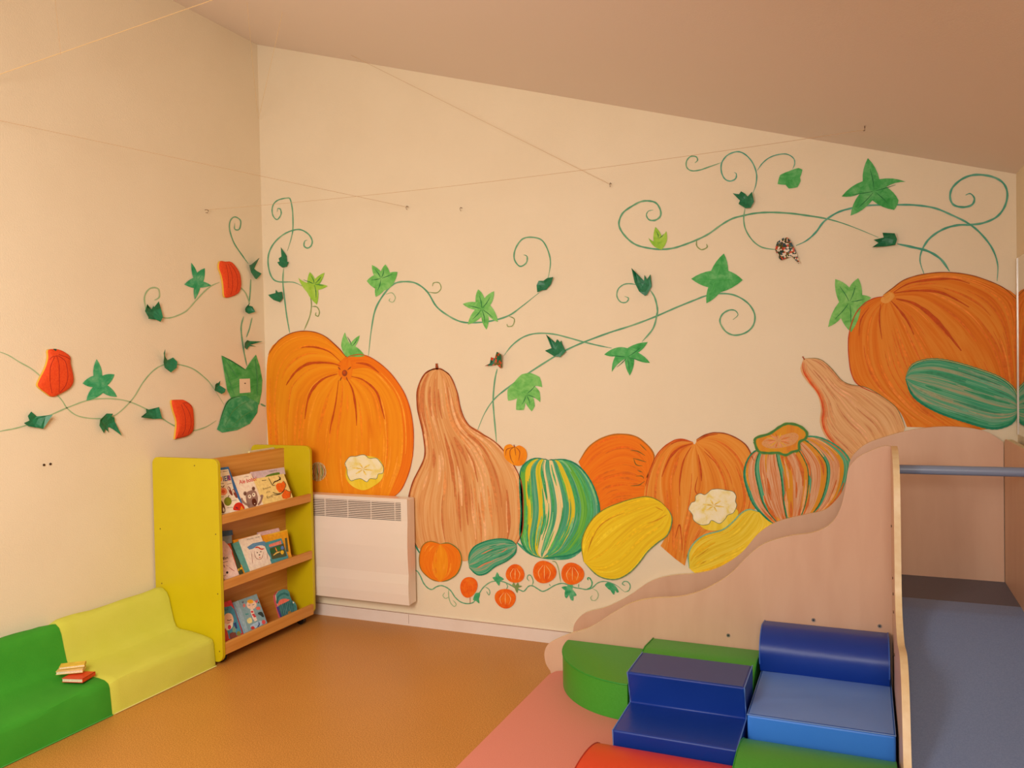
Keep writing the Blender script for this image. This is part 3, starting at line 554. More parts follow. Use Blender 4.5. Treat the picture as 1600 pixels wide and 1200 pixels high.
leaf(backw, mural, 'tiny teal star leaf painted on the low tendril beside the cucumber', [(776.7,894),(780,900),(787.5,905),(781,908),(780,915.5),(775,909),(769.4,902.5),(774,901)], P_leafT, tips=[])
leaf(backw, mural, 'tiny teal leaf painted beside the leftmost little pumpkin', [(743,927),(750,926),(748,936),(749,943),(744,939),(739,937.5)], P_leafT, tips=[])
leaf(backw, mural, 'tiny green leaf painted at the foot of the upper left little pumpkin', [(803,909),(806,915),(809,910),(811,915),(816,916),(810,918),(808,927),(804,918),(800,915)], P_vineO, tips=[])
leaf(backw, mural, 'tiny fingered teal leaf painted below the rightmost little pumpkin', [(877,917.5),(886,916),(890,911),(895,914),(894,921),(901,930),(896,932),(895.6,938.7),(892,937.5),(889,929),(885,935),(882.5,932),(883,922.5)], P_leafT, tips=[])
leaf(backw, mural, 'tiny fingered teal leaf painted at the right end of the low tendril', [(945,913.7),(949,910),(960,914),(967,925),(963.7,926),(961,922.5),(959,929.5),(954,922.5),(947.5,917.5)], P_leafT, tips=[])

# ------------------------------------------------------------------ painting on the left wall
mur2 = root('vine_mural', 'wall painting of faint green vines and leaves along the left wall', 'mural', loc=(XL+.001, 2.9, 1.2))
vine(leftw, mur2, 'faint painted vine crossing low along the left wall', [([(-60,540),(0,550),(31,566),(58,583),(94,622),(105,638),(122,650),(150,654),(178,650),(206,625),(224,597),(241,578),(259,569),(276,569),(301,576),(322,592),(332,604),(350,632)], 2, P_vineF)])
vine(leftw, mur2, 'faint painted vine ending at the large painted leaf', [([(-60,688),(0,674),(21,670),(42,664),(73,651),(108,636),(140,625),(175,623),(206,629),(241,646),(266,662),(285,670),(301,673),(322,667),(338,657)], 2.2, P_vineF)])
vine(leftw, mur2, 'painted vine with a curl at its left end above the red fan', [([(228,485),(226,464),(234,451),(247,451),(249,464),(241,469)], 2.4, P_vineF), ([(249,495),(262,497),(275,494),(291,486),(305,471),(318,457),(330,447),(343,441)], 2.2, P_vineF), ([(375,448),(384,458),(390,474)], 1.8, P_vineF)])
vine(leftw, mur2, 'upright painted vine with a curled tip close to the corner', [([(367,349),(367,358),(374,358),(376,345),(367,339),(360,345),(359,359),(366,380),(380,401),(388,412)], 2, P_vine), ([(392,436),(391,457),(389,475)], 2, P_vine), ([(381,494),(377,510),(378,527),(381,548),(386,572)], 2.2, P_vine), ([(394,496),(390,513),(385,527)], 1.8, P_vine), ([(407,631),(415,635)], 3, P_vine)])
leaf(leftw, mur2, 'lower five-pointed star leaf painted on the left wall', [(151,561),(160,587),(179,585),(168,602),(183,620),(161,614),(135,626),(145,605),(129,599),(146,587)], P_leafT, vein=flat(60,160,110), b=.16)
leaf(leftw, mur2, 'upper five-pointed star leaf painted on the left wall', [(299,410.5),(308,426),(320,419),(318,440),(330,446),(313,449.5),(304.5,468),(303,450),(288,444.5),(302,434)], P_leafT, vein=flat(60,160,110), b=.1)
a = Art(leftw)
a.poly([(346,555.5),(360,562),(383.6,577),(392,564),(400,554),(406,572),(410,594),(409,612),(405,632),(392,634),(375,628),(361,622),(355,609),(352,592)], P_leafD, 3)
a.poly([(361,622),(383,618),(404,630),(402,645),(390.6,662),(371,672),(347,676),(339,671),(344,657),(352.4,634)], P_leafT, 4)
a.poly([(374,592),(390.5,591.5),(391.5,613),(374.5,614.5)], M_wall, 5); a.poly(circ(383,599,1.5,.8, 8), D_dk, 6)
for p in ([(347,558),(357,590),(366,616)], [(352,563),(372,590)], [(399,560),(402,590),(402,620)], [(352,664),(366,640),(390,626)], [(360,668),(380,650),(398,640)], [(346,669),(360,670),(375,668)]): a.strip(p, 2, flat(70,150,90), 6, .5)
a.strip([(347,556),(365,566),(384,578)], 1.6, D_gr, 6, .3); a.strip([(343,660),(352,634),(361,623),(375,619)], 2, D_gr, 6, .4)
a.build('painted_leaf', mur2, 'large two-lobed green leaf painted in the corner around a blank square')

# ------------------------------------------------------------------ paper leaves and felt fruits pinned on the walls
M_pl = mat('dark_green_paper', rgb(14, 104, 66), .45, noise=(90, rgb(30, 128, 84), .2)); M_pl2 = mat('dark_green_paper_underside', rgb(40, 70, 44), .6)
def pap(plane, nrm, pts, label, lift=.028, cat='paper leaf', mats=None, fold=None, name='paper_leaf', group='dark green paper leaves pinned along the painted vines'):
    """a thin cut-paper leaf: its middle touches the wall, its tips curl away from it"""
    cx = sum(p[0] for p in pts)/len(pts); cy = sum(p[1] for p in pts)/len(pts)
    if fold: cx, cy = fold
    nrm = np.array(nrm, float); R = max(math.hypot(p[0]-cx, p[1]-cy) for p in pts)
    mb = MB(); top = []; bot = []
    rings = [(0.0), .35, .7, 1.0]; N = len(pts); V = []
    base = plane(cx, cy, .004)
    def P(x, y, th):
        q = plane(x, y, 0); d = math.hypot(x-cx, y-cy)/R
        h = .004+lift*d**1.5*(1+.35*math.sin(x*.31+y*.23)) ; return q+nrm*(h+th)
    for th in (0, .0012):
        V.append(P(cx, cy, th))
        for r in rings[1:]:
            for p in pts: V.append(P(cx+(p[0]-cx)*r, cy+(p[1]-cy)*r, th))
    S = 1+3*N; F1 = []
    for s_ in (0, S):
        for i in range(N):
            j = (i+1) % N; F1.append((s_, s_+1+i, s_+1+j))
            for k in range(2): F1.append((s_+1+k*N+i, s_+1+(k+1)*N+i, s_+1+(k+1)*N+j, s_+1+k*N+j))
    ed = [(1+2*N+i, 1+2*N+(i+1) % N, S+1+2*N+(i+1) % N, S+1+2*N+i) for i in range(N)]
    mb.add(V, F1+ed, (mats or M_pl))
    o = mb.build(name); tag(o, label, cat, group); return o
LN, BN = (1, 0, 0), (0, -1, 0)
pap(leftw, LN, [(33.5,661),(44,657),(41,650),(45.5,643),(55,650.5),(72,648),(63,670),(53,668),(39.5,666)], 'dark green paper leaf at the far left, below the red felt pumpkin')
pap(leftw, LN, [(158.7,677),(152,665),(151,656),(162.7,646),(170.7,646.4),(168.7,650.7),(174.7,652),(176.7,658.7),(183.3,680.7),(174.7,672),(169.3,667.3),(164.7,668.7),(166.7,676),(161.3,669.3)], 'dark green paper leaf hanging below the lower painted star leaf')
pap(leftw, LN, [(210.7,652),(227.3,644.7),(225.3,638.7),(230.7,640),(242.7,636),(246.7,654),(237.3,654.7)], 'pointed dark green paper leaf just left of the lowest red felt slice')
pap(leftw, LN, [(248.7,546),(254.8,564),(258,560),(260,563),(268,558.7),(272.7,565.3),(271.3,574.7),(260.7,582),(254.7,574.7),(253,566)], 'curled dark paper leaf with a thin spike at the crest of the lower left vine')
pap(leftw, LN, [(331,601),(334,598),(337.5,599),(338,595),(341,602),(346,608),(344,613),(337.5,615.7),(332,610)], 'small dark paper leaf left of the large painted corner leaf')
pap(leftw, LN, [(220.5,475.7),(234.7,484),(236,478),(238,481),(240.4,471.4),(247.5,482),(248,495.5),(243,503.3),(239,499.8),(225.5,498.4),(227,496),(223.4,486.3)], 'dark green paper leaf at the curled left end of the upper left vine')
pap(leftw, LN, [(387.7,414),(397,403.5),(399,408.4),(395.5,419.7),(399.7,424),(405.4,427.5),(403,431),(395.5,436.7),(392.6,436),(390.5,425.4),(384,414.8)], 'topmost dark paper leaf on the upright vine near the corner')
pap(leftw, LN, [(378.5,483.5),(382,480),(382,473.6),(385.6,477.8),(390.5,479),(391,487.7),(384,490.6),(379,487.7)], 'small bunched paper leaf halfway up the upright corner vine')
pap(leftw, LN, [(377.8,536),(382.7,531.6),(388.4,533),(402.5,533.8),(389.8,538.7),(396,541.6),(388.4,540.8),(382.7,546.5),(378.5,543)], 'dark paper leaf pointing right just above the large painted corner leaf')
pap(backw, BN, [(442,387),(447,396),(449,400),(450,410),(453,410),(450,417),(444,418.6),(438,415),(435,410),(438,409),(437,404),(441,401)], 'upright dark paper leaf on the vine above the huge left pumpkin', lift=.015)
pap(backw, BN, [(421.6,461),(432,458),(433,453),(436,457),(443,456),(445,466),(441,472.4),(430,469),(425,465)], 'left-pointing dark paper leaf low on the vine above the huge pumpkin', lift=.015)
pap(backw, BN, [(840,446),(843,439),(850,439),(857.5,435),(867,433.5),(861.7,445),(854.6,453),(849,454),(843,457.5)], 'dark paper leaf at the foot of the large middle curl')
pap(backw, BN, [(857,522.7),(868.8,535.5),(872,530),(876,535),(878,532),(880,538),(885.8,549.6),(877,558),(868.8,556.7),(854.6,548),(863,544)], 'dark paper leaf between the crossing vines beside the red-specked one')
pap(backw, BN, [(990,420),(1006.8,439),(1008,430),(1013,439),(1017.5,429),(1019,447.6),(1012,461),(1008.8,462.6),(1000,456),(993,442)], 'crown-shaped dark paper leaf at the small middle tendril curl')
pap(backw, BN, [(1146,303.5),(1155.7,304.6),(1158.9,300.3),(1165,303.5),(1170.6,310),(1175.9,301.4),(1179,316),(1173.7,325.8),(1166,326.9),(1154.6,319.4),(1156.7,314)], 'dark paper leaf under the top tendrils near the ceiling')
pap(backw, BN, [(1362.5,388),(1372.5,380),(1365,376),(1382.5,371),(1378.7,364.5),(1397.5,366),(1401.5,375),(1398.7,383.7),(1385,385.5)], 'left-pointing dark paper leaf on the long vine above the right-hand pumpkin')
def mottled(name, cols, sc, lo=.4, hi=.6):
    m = bpy.data.materials.new(name); m.use_nodes = True; nt = m.node_tree; b = nt.nodes['Principled BSDF']; b.inputs['Roughness'].default_value = .5
    tc = nt.nodes.new('ShaderNodeTexCoord'); n = nt.nodes.new('ShaderNodeTexVoronoi'); n.inputs['Scale'].default_value = sc
    nt.links.new(tc.outputs['Object'], n.inputs['Vector']); r = nt.nodes.new('ShaderNodeValToRGB'); r.color_ramp.interpolation = 'CONSTANT'; e = r.color_ramp.elements
    sp_ = nt.nodes.new('ShaderNodeSeparateColor'); nt.links.new(n.outputs['Color'], sp_.inputs[0])
    while len(e) < len(cols): e.new(.5)
    for i, c in enumerate(cols): e[i].position = i/len(cols); e[i].color = c
    nt.links.new(sp_.outputs[0], r.inputs['Fac']); nt.links.new(r.outputs['Color'], b.inputs['Base Color']); return m
M_mot = mottled('patterned_paper', [rgb(20,104,66), rgb(14,90,58), rgb(214,70,30), rgb(26,116,80), rgb(120,90,30)], 90)
M_mot2 = mottled('leaf_print_paper', [rgb(30,60,50), rgb(236,218,196), rgb(206,76,40), rgb(60,80,30), rgb(230,214,190), rgb(40,76,90), rgb(100,80,20)], 130)
pap(backw, BN, [(761,572),(767,568),(769.6,558),(774,560),(779.5,549.6),(788,554),(786.6,573.7),(784,575.7),(778,570),(772.5,571)], 'dark paper leaf with red specks above the mini pumpkin', mats=M_mot)
pap(backw, BN, [(1211.7,390),(1215,378.7),(1226.7,372),(1232,372.7),(1237,379),(1243,391),(1250,412),(1248,412.7),(1242.7,400.7),(1237,400.7),(1228.7,404.7),(1220,408),(1214,397)], 'multicoloured printed paper leaf on the upper right vine', mats=M_mot2)

M_felt = mat('red_felt', rgb(224, 62, 8), .8, noise=(130, rgb(236, 82, 20), .2), bump=(200, .3)); M_felt2 = mat('felt_seam', rgb(150, 30, 8), .9); M_fedge = mat('felt_backing', rgb(226, 178, 60), .8)
def felt(pts, lines, label, stem=None):
    o_pts = pts; r_ = root('felt_pumpkin', label, 'wall decoration', 'red felt pumpkins pinned on the left wall', loc=tuple(leftw(*pts[0], 0)))
    mb = MB(); A = [leftw(x, y, 0) for x, y in catmull(pts, 3, True)]; n = len(A); c_ = sum(A)/n
    rows = [(1, 0), (1, .012), (.985, .016), (.9, .021), (.6, .025)]
    V = []; 
    for k, h in rows: V += [c_+(p-c_)*k+np.array([h, 0, 0]) for p in A]
    V.append(c_+np.array([.026, 0, 0])); Fx = []
    for r in range(len(rows)-1):
        fr = [(r*n+i, r*n+(i+1) % n, (r+1)*n+(i+1) % n, (r+1)*n+i) for i in range(n)]
        if r == 0: mb.add(V, fr, M_fedge)
        else: Fx += fr
    L = (len(rows)-1)*n; Fx += [(L+i, L+(i+1) % n, len(V)-1) for i in range(n)]
    mb.add(V, Fx, M_felt); mb.build('padded_body', r_, smooth=True)
    cpx = np.mean(np.array(catmull(pts, 3, True)), axis=0)
    sm = MB()
    for ln in lines:
        P3 = []
        for x, y in catmull(ln, 4):
            q = leftw(x, y, 0); ratio = 0
            # height of the padded surface at this point, measured along the ray to the outline
            v = q-c_; best = 1e9
            for i in range(n):
                a_, b_ = A[i]-c_, A[(i+1) % n]-c_; den = v[1]*(b_-a_)[2]-v[2]*(b_-a_)[1]
                if abs(den) < 1e-12: continue
                s_ = (a_[1]*(b_-a_)[2]-a_[2]*(b_-a_)[1])/den; u_ = (a_[1]*v[2]-a_[2]*v[1])/den
                if s_ > 0 and -.001 <= u_ <= 1.001: best = min(best, s_)
            rr = min(.985, 1/best)
            hh = np.interp(rr, [0, .6, .9, .985], [.026, .025, .021, .016]); P3.append(q+np.array([hh, 0, 0]))
        sm.tube(P3, .0013, M_felt2, 5)
    sm.build('seam', r_, 'dark stitched ribs')
    if stem: s2 = MB(); s2.prism([leftw(x, y, .012) for x, y in stem], (.008, 0, 0), M_pl2); s2.build('stem', r_)
felt([(72.5,547),(84.5,545.5),(95,548.5),(106,556.7),(107,568),(111.8,592),(107,605.5),(92,615),(79,620),(69.5,614.5),(56.8,604),(58,595),(68,575.5),(72.5,559)],
 [[(84,556),(76,558),(73,562)], [(83,557),(86,570),(86.5,592),(87,613)], [(85,556),(96,565),(100,585),(97,602),(88,614)], [(86,554),(98,558),(105,562)], [(79,558),(73,575),(72,595),(76,614)]],
 'leftmost red felt pumpkin pinned on the left wall, widest and with a stem', [(82,546),(84,545),(87,545.5),(85.5,549)])
felt([(339.5,418.3),(341.6,408.4),(350,409),(359.3,409.8),(370,423.3),(373.5,435.3),(373.5,449.5),(368.6,459.4),(354.4,465),(348,463),(346.6,446.7),(343.8,431)],
 [[(352,413),(357,430),(358,448),(356,461)], [(355,413),(364,428),(366,443),(364,456)], [(348,414),(351,430),(352,450)]], 'topmost red felt pumpkin slice, pinned beside the upper painted star leaf')
felt([(265.3,626.7),(270.7,624.7),(279,624.5),(285.3,625.3),(296,633.3),(299.3,646.7),(299.3,670.7),(292,680),(280,684),(272,685.6),(271,684),(273.3,660),(268,641.3)],
 [[(278,632),(283,648),(284,668),(280,680)], [(282,631),(291,646),(293,664),(289,677)], [(280,630),(289,630),(296,637)]], 'lowest red felt pumpkin slice, pinned above the bookcase')
# two old screw holes and wall hooks
M_hole = mat('screw_hole', rgb(70, 45, 20), .9); M_metal = mat('steel', rgb(150, 140, 130), .3, metal=1); M_metal2 = mat('dull_hook', rgb(110, 84, 60), .5, metal=.6)
for (x, y), lb in (((68.5,726.5), 'left one of two small dark screw holes low on the left wall'), ((78.5,725), 'right one of two small dark screw holes low on the left wall')):
    mb = MB(); q = leftw(x, y, 0); mb.tube([q, q+np.array([.003, 0, 0])], .0055, M_hole, 10); tag(mb.build('screw_plug'), lb, 'screw hole', 'screw holes on the left wall')
def hook(p, n, label):
    p = np.array(p); n = np.array(n, float); t = np.array([n[1], -n[0], 0])
    mb = MB(); mb.tube([p, p+n*.018, p+n*.026+np.array([0, 0, -.008]), p+n*.02+np.array([0, 0, -.018]), p+n*.01+t*.004+np.array([0, 0, -.016])], .0016, M_metal2, 6)
    tag(mb.build('cup_hook'), label, 'hook', 'small wall hooks')
hook(backw(638,323,0), BN, 'small metal hook on the back wall, left of the plain middle one')
hook(backw(722,325,0), BN, 'small metal hook on the back wall holding no thread')
hook(backw(955,287,0), BN, 'small metal hook highest on the back wall, nearest its centre')
hook(leftw(320,328,0), LN, 'small metal hook on the left wall near the corner')

# ------------------------------------------------------------------ nylon threads strung across the room
M_thr = mat('nylon_thread', rgb(206, 168, 124), .25, spec=.8); M_thr2 = mat('bright_nylon_thread', rgb(240, 206, 150), .2, spec=1)
def onray(px, py, t):
    d = AR*((px-800)/F) - AU*((py-600)/F) + AF; return EYE+d*t
def oncl(px, py): return hitp(px, py, (XL, 0, ZC-.004), (SL, 0, 1))
def thread(A, B, r, label, m=None, sag=.02):
    A = np.array(A); B = np.array(B); P = [A+(B-A)*t-np.array([0, 0, sag*4*t*(1-t)]) for t in np.linspace(0, 1, 14)]
    mb = MB(); mb.tube(P, r, m or M_thr, 6); tag(mb.build('nylon_thread', smooth=True), label, 'thread', 'clear threads strung across the room')
thread(leftw(-60,137,.004), oncl(372,-14), .0017, 'thickest shiny thread, slanting across the top left of the room', M_thr2, 0.0)
thread(leftw(-40,180,.004), backw(638,324,.024), .0009, 'thread from the left wall to the leftmost back wall hook', sag=0)
thread(oncl(548,86), backw(955,289,.024), .0009, 'thread coming down from the ceiling to the highest back wall hook', sag=0)
thread(leftw(322,328,.02), oncl(1350,203), .0009, 'long thread from the left wall hook up to the ceiling on the right', sag=.03)
thread(onray(84,-20,3.1), onray(95,86,3.12), .0008, 'short thread end hanging at the top left', sag=0)
thread(oncl(441,20), leftw(404,186,.02), .0009, 'thread dangling in front of the corner', M_thr2, 0)
thread(oncl(386,4), leftw(402,176,.02), .0008, 'thread dangling just left of the corner', M_thr2, 0)
hook(oncl(1351,199), (0, -1, 0), 'small hook in the sloping ceiling above the right part of the wall')

# ------------------------------------------------------------------ radiator
M_rad = mat('radiator_enamel', rgb(238, 222, 206), .22, spec=.6, bump=(9, .12)); M_dark = mat('grille_dark', rgb(96, 78, 66), .8)
rx0, rx1, ry, rz0, rz1 = -3.14, -2.315, 3.88, .143, .733
rad = root('electric_heater', 'white wall-mounted convector heater with slotted top grille under the huge painted pumpkin', 'heater', loc=((rx0+rx1)/2, 3.93, rz0))
gx0, gx1, gz0, gz1 = rx0+.04, -2.356, .61, .712
mb = MB(); mb.box((rx0, ry+.012, rz0), (rx1, YB-.02, rz1), M_rad); mb.box((rx0+.1, YB-.03, rz0+.05), (rx1-.1, YB, rz1-.05), M_rad)
mb.build('body', rad, bevel=.006)
mb = MB()   # bowed front cover with an opening for the grille
zs = [rz0, rz0+.01, .20, .26, .306, .312, .318, .39, .46, .54, gz0]
def yb(z):
    if z < .312: return ry-.007*math.sin(math.pi*(z-rz0)/(.312-rz0))
    return ry-.008*math.sin(math.pi*min(1, (z-.312)/(gz0-.312)))
V = []; 
for z in zs: V += [(rx0, yb(z), z), (rx1, yb(z), z)]
mb.add(V, [(2*i, 2*i+1, 2*i+3, 2*i+2) for i in range(len(zs)-1)], M_rad)
V = []
for z in zs: V += [(rx0, yb(z), z), (rx0, ry+.013, z), (rx1, yb(z), z), (rx1, ry+.013, z)]
mb.add(V, [(4*i, 4*i+4, 4*i+5, 4*i+1) for i in range(len(zs)-1)]+[(4*i+2, 4*i+3, 4*i+7, 4*i+6) for i in range(len(zs)-1)], M_rad)
mb.add([(rx0, yb(rz0), rz0), (rx1, yb(rz0), rz0), (rx1, ry+.013, rz0), (rx0, ry+.013, rz0)], [(0, 1, 2, 3)], M_rad)
mb.box((rx0, ry, gz0), (gx0, ry+.013, rz1), M_rad); mb.box((gx1, ry, gz0), (rx1, ry+.013, rz1), M_rad); mb.box((gx0, ry, gz1), (gx1, ry+.013, rz1), M_rad)
mb.build('front_cover', rad)
mb = MB(); mb.box((gx0, ry+.008, gz0), (gx1, ry+.0118, gz1), M_dark)
for k in range(10):
    z = gz0+.001+k*(gz1-gz0-.002)/10; mb.box((gx0, ry+.001, z+.0035), (gx1, ry+.009, z+.0085), M_rad)
for k in range(5): x = gx0+(gx1-gx0)*(.08+.21*k)+.02; mb.box((x-.0015, ry, gz0), (x+.0015, ry+.009, gz1), M_rad)
mb.build('grille', rad, 'slotted air grille with dark gaps')

# ------------------------------------------------------------------ bookcase
M_lime = mat('lime_lacquer', rgb(206, 186, 12), .38, noise=(8, rgb(200, 178, 10), .3), spec=.45)
M_beech = wood('beech_veneer', rgb(206, 138, 58), rgb(222, 160, 80), (6, 1.6, 40), .45)
M_blk = mat('black_rubber', rgb(28, 24, 20), .6); M_scr = mat('screw_dark', rgb(120, 100, 30), .5)
bx0, bx1, by0, by1 = -3.343, -2.912, 3.09, 3.842
bk = root('mobile_bookcase', 'lime green double-sided bookcase on castors with sloping picture-book shelves', 'bookcase', loc=(-3.12, 3.46, 0))
def rpanel(y0, y1, x0, x1, z0, z1, r, parent, name):
    pts = []
    for (cx, cz, a0) in ((x1-r, z1-r, 0), (x0+r, z1-r, 90), (x0+r, z0+r, 180), (x1-r, z0+r, 270)):
        for k in range(7): t = math.radians(a0+15*k); pts.append((cx+r*math.cos(t), y0, cz+r*math.sin(t)))
    mb = MB(); mb.prism(pts, (0, y1-y0, 0), M_lime); return mb.build(name, parent, bevel=.003, seg=2)
p1 = rpanel(by0, by0+.02, bx0, bx1, .02, 1.026, .035, bk, 'side_panel'); rpanel(by1-.02, by1, bx0, bx1-.005, .05, 1.02, .035, bk, 'side_panel')
for (x, z) in ((-3.3,.66),(-2.935,.655),(-3.3,.38),(-2.932,.36),(-2.93,.075),(-3.06,.99)):
    mb = MB(); mb.tube([(x, by0+.001, z), (x, by0-.0015, z)], .0035, M_scr, 8); mb.build('screw', p1)
mb = MB(); mb.box((-3.118, by0+.02, .06), (-3.1, by1-.02, 1.005), M_beech); mb.build('back_board', bk)
shz = [.700, .372, .050]
for z in shz:
    for sd in (1, -1):
        xa, xb = (-3.1, -2.93) if sd == 1 else (-3.325, -3.118)
        mb = MB(); mb.box((xa, by0+.02, z), (xb, by1-.02, z+.014), M_beech); mb.build('shelf', bk)
        hl = .046 if z > .1 else .06
        mb = MB()
        if sd == 1: mb.box((-2.932, by0+.02, z), (-2.916, by1-.02, z+hl), M_beech)
        else: mb.box((-3.339, by0+.02, z), (-3.323, by1-.02, z+hl), M_beech)
        mb.build('shelf_lip', bk, bevel=.002, seg=2)
for (x, y) in ((-2.975, by0+.06), (-2.975, by1-.06), (-3.28, by0+.06), (-3.28, by1-.06)):
    c_ = MB(); c_.box((x-.014, y-.012, .03), (x+.014, y+.012, .052), M_blk); c_.tube([(x, y-.012, .024), (x, y+.012, .024)], .024, M_blk, 18); c_.build('castor', bk)

# ------------------------------------------------------------------ books
LU = np.array([-.42, 0, .907]); LU /= np.linalg.norm(LU); LNrm = np.array([LU[2], 0, -LU[0]])
M_page = mat('book_pages', rgb(236, 220, 190), .8, noise=(300, rgb(214, 196, 160), .1))
def book(shelf, BL, BR, TL, off, th, cov, label, artf=None, group='picture books on the bookcase shelves', rounded=0.004, spine=None, bottom=True):
    """cover corners traced on the leaning plane of its shelf; the foot rests behind the lip"""
    z0 = shz[shelf]+.014
    P0 = np.array([-2.937, 0, z0])-LNrm*0
    P0 = P0-LNrm*off
    def pl(px, py, o): return hitp(px, py, P0+LNrm*o, LNrm)
    b0, b1, t0 = pl(*BL, 0), pl(*BR, 0), pl(*TL, 0)
    X = b1-b0; w_ = np.linalg.norm(X); X /= w_; Y = np.cross(LNrm, X); h_ = np.dot(t0-b0, Y)
    # slide the foot down until the lowest corner rests on the shelf board
    low = min((b0)[2], (b1)[2]); ext = (low-(z0+.001)-th*LNrm[2])/Y[2]
    if bottom:
        b0 = b0-Y*ext; h_ += ext
    # keep the back cover off the shelf floor: back is lower by th*normal_z
    lift = th*LNrm[2]
    bb = b0
    r_ = root('picture_book', label, 'book', group, loc=tuple(b0))
    c = .0016
    mb = MB(); mb.obox(bb-LNrm*c, X*w_, Y*h_, LNrm*c, cov); mb.obox(bb-LNrm*th, X*w_, Y*h_, LNrm*c, cov); mb.obox(bb-LNrm*th, X*.002, Y*h_, LNrm*th, spine or cov)
    if artf:
        pass
    mb.build('cover', r_, bevel=.0006, seg=1)
    mb = MB(); mb.obox(bb-LNrm*(th-c)+X*.003+Y*.0015, X*(w_-.005), Y*(h_-.003), LNrm*(th-2*c), M_page); mb.build('pages', r_)
    if artf:
        a = Art(lambda px, py, o: pl(px, py, .0003+o), .0003); artf(a); a.build('cover_print', r_, 'printed picture and lettering')
    return r_
C = lambda r, g, b: flat(r, g, b, .4)
def ell(a, cx, cy, rx, ry, m, lay, rot=0): a.poly(circ(cx, cy, rx, ry, 14, rot), m, lay)
Wt = C(244,230,210)
def art_imag(a):
    a.poly([(341,735),(356.5,733),(361,748),(366.5,770),(377,787),(381,798),(342,804)], Wt, 1)
    ell(a, 344.5,748.5,3,4, C(240,160,60), 2); a.text('IER', (349,752), (360.5,750.2), (-1.2,-8), C(60,90,150), 3, .02)
    a.poly([(355,743),(359,742.4),(361,750),(357,751)], C(206,70,110), 2.5)
    ell(a, 348.5,768,6.5,6, C(236,150,110), 2); ell(a, 349,768,3,2.8, C(220,90,50), 3); a.strip([(343,759),(348,761),(351,758)], 1.6, C(130,90,60), 3)
    for cx, cy in ((359.5,767),(367,771)): a.strip([(cx-3,cy-7),(cx,cy),(cx+3.5,cy+7)], 4, C(130,60,50), 2, .2); a.strip([(cx-3,cy-6),(cx-1,cy-1)], 1.8, C(240,220,200), 3, .3)
    ell(a, 356,783.5,6,7, C(120,136,30), 2); a.strip([(356,777),(358,774)], 1, C(60,50,20), 3, 0)
    a.poly([(342,783),(345,781),(350,788),(352,799),(347,802),(343,796)], C(90,60,44), 2, True); a.strip([(350,800),(349,793)], 2.4, Wt, 3)
    a.poly([(365,797),(367,788),(374,785),(380,789),(381,796)], C(206,40,24), 2, True); a.poly([(375,797),(377,790),(381,796)], C(240,150,30), 3); a.strip([(368,792),(372,795)], 2, C(120,30,50), 3)
    for p in ([(341,738),(346,737.4)], [(348,737),(356,735.8)], [(344,756),(350,755)], [(355,756.5),(362,755)], [(344,777),(350,776)], [(362,782.5),(370,781)], [(355,793.5),(364,792.5)]): a.strip(p, .6, D_dk, 2, 0, n=1)
book(0, (343,806), (382.5,797), (341,731.5), .000, .012, C(44,110,170), 'blue-edged board book of everyday pictures at the left of the top shelf', art_imag)
def art_bobo(a):
    a.text('Aïe bobo!', (374,756.5), (401,750.5), (-.9,-6.2), C(206,50,44), 2, .01); a.strip([(381,745.5),(389,744)], .6, C(150,110,100), 2, 0)
    gy, gd = C(150,120,110), C(104,70,58)
    a.poly([(384,773),(386,769),(393,766),(399,767),(402,773),(403,781),(401,789),(396,793),(388,793),(385,783)], gy, 2, True)
    ell(a, 383,771,2.8,3.4, gy, 2); ell(a, 383,771.5,1.8,2.4, gd, 3); ell(a, 396,763.5,2.8,3.2, gy, 2); ell(a, 396,763.5,1.8,2.4, gd, 3)
    for cx, cy in ((390,775.8),(396.5,773)): ell(a, cx, cy, 2.6, 3.2, Wt, 3); ell(a, cx-.2, cy-.4, .9, 1.1, D_dk, 4)
    ell(a, 397.3,784.5,3.8,6, C(84,34,24), 4, -.2); ell(a, 398,787,.8,.8, Wt, 5)
    a.strip([(377,778),(380,784),(385,788),(391,790)], 3.2, gy, 2, .1); a.strip([(403,789),(407,784),(410,775)], 3, gy, 2, .1); ell(a, 409,775,2.4,2.2, gy, 2)
book(0, (374,804), (413.5,793.5), (364.3,745), .0035, .008, C(246,226,206), 'pale pink board book with a grey animal raising its arms on the top shelf', art_bobo)
def art_fort(a):
    a.text('Encore', (411.5,765.5), (423,762), (-.6,-3.2), C(110,84,50), 2); a.text('plus', (416.5,770), (422,768.6), (-.4,-2.2), C(110,84,50), 2); a.text('fort!', (417,779.5), (427,776.5), (-.9,-4.6), C(110,84,50), 2)
    a.strip([(409,751),(416,750)], .8, D_dk, 2, 0)
    og, ln = C(232,104,30), C(60,44,26)
    a.poly([(431,758),(434,755),(440,754.5),(442.5,751.5),(446.5,757),(445,763),(441,769),(436.5,769.5),(432,764)], og, 2); a.poly([(440,774),(445,765),(452,768),(455,766),(454,777),(447,779.5),(442,779)], og, 2)
    for p, wd in (([(419,746),(423,753),(426,758),(430,758)], 1), ([(426,757),(429,753),(434,751),(438,748),(437,745)], 1.8), ([(436,748),(438.5,750)], 2), ([(426,769),(431,771),(438,771)], 1.1), ([(427,773),(433,773),(439,771),(443,767),(445,763)], 1.4), ([(442.5,751),(446.8,757),(445.5,763)], .7), ([(445,764),(452,768),(455,766)], .7), ([(454,768),(453.5,777)], .8), ([(434.7,743),(438,748)], .8)): a.strip(p, wd, ln, 3, .2)
def art_lil(a):
    a.poly([(408,735.5),(444,730),(446,741),(410,748)], C(206,190,200), 1); a.text('nature', (421,737.6), (433,735.4), (-.3,-2.6), C(130,120,150), 3); a.poly([(415,744),(424,740),(436,738),(437,741),(436,745),(415,748)], C(90,130,40), 2, True)
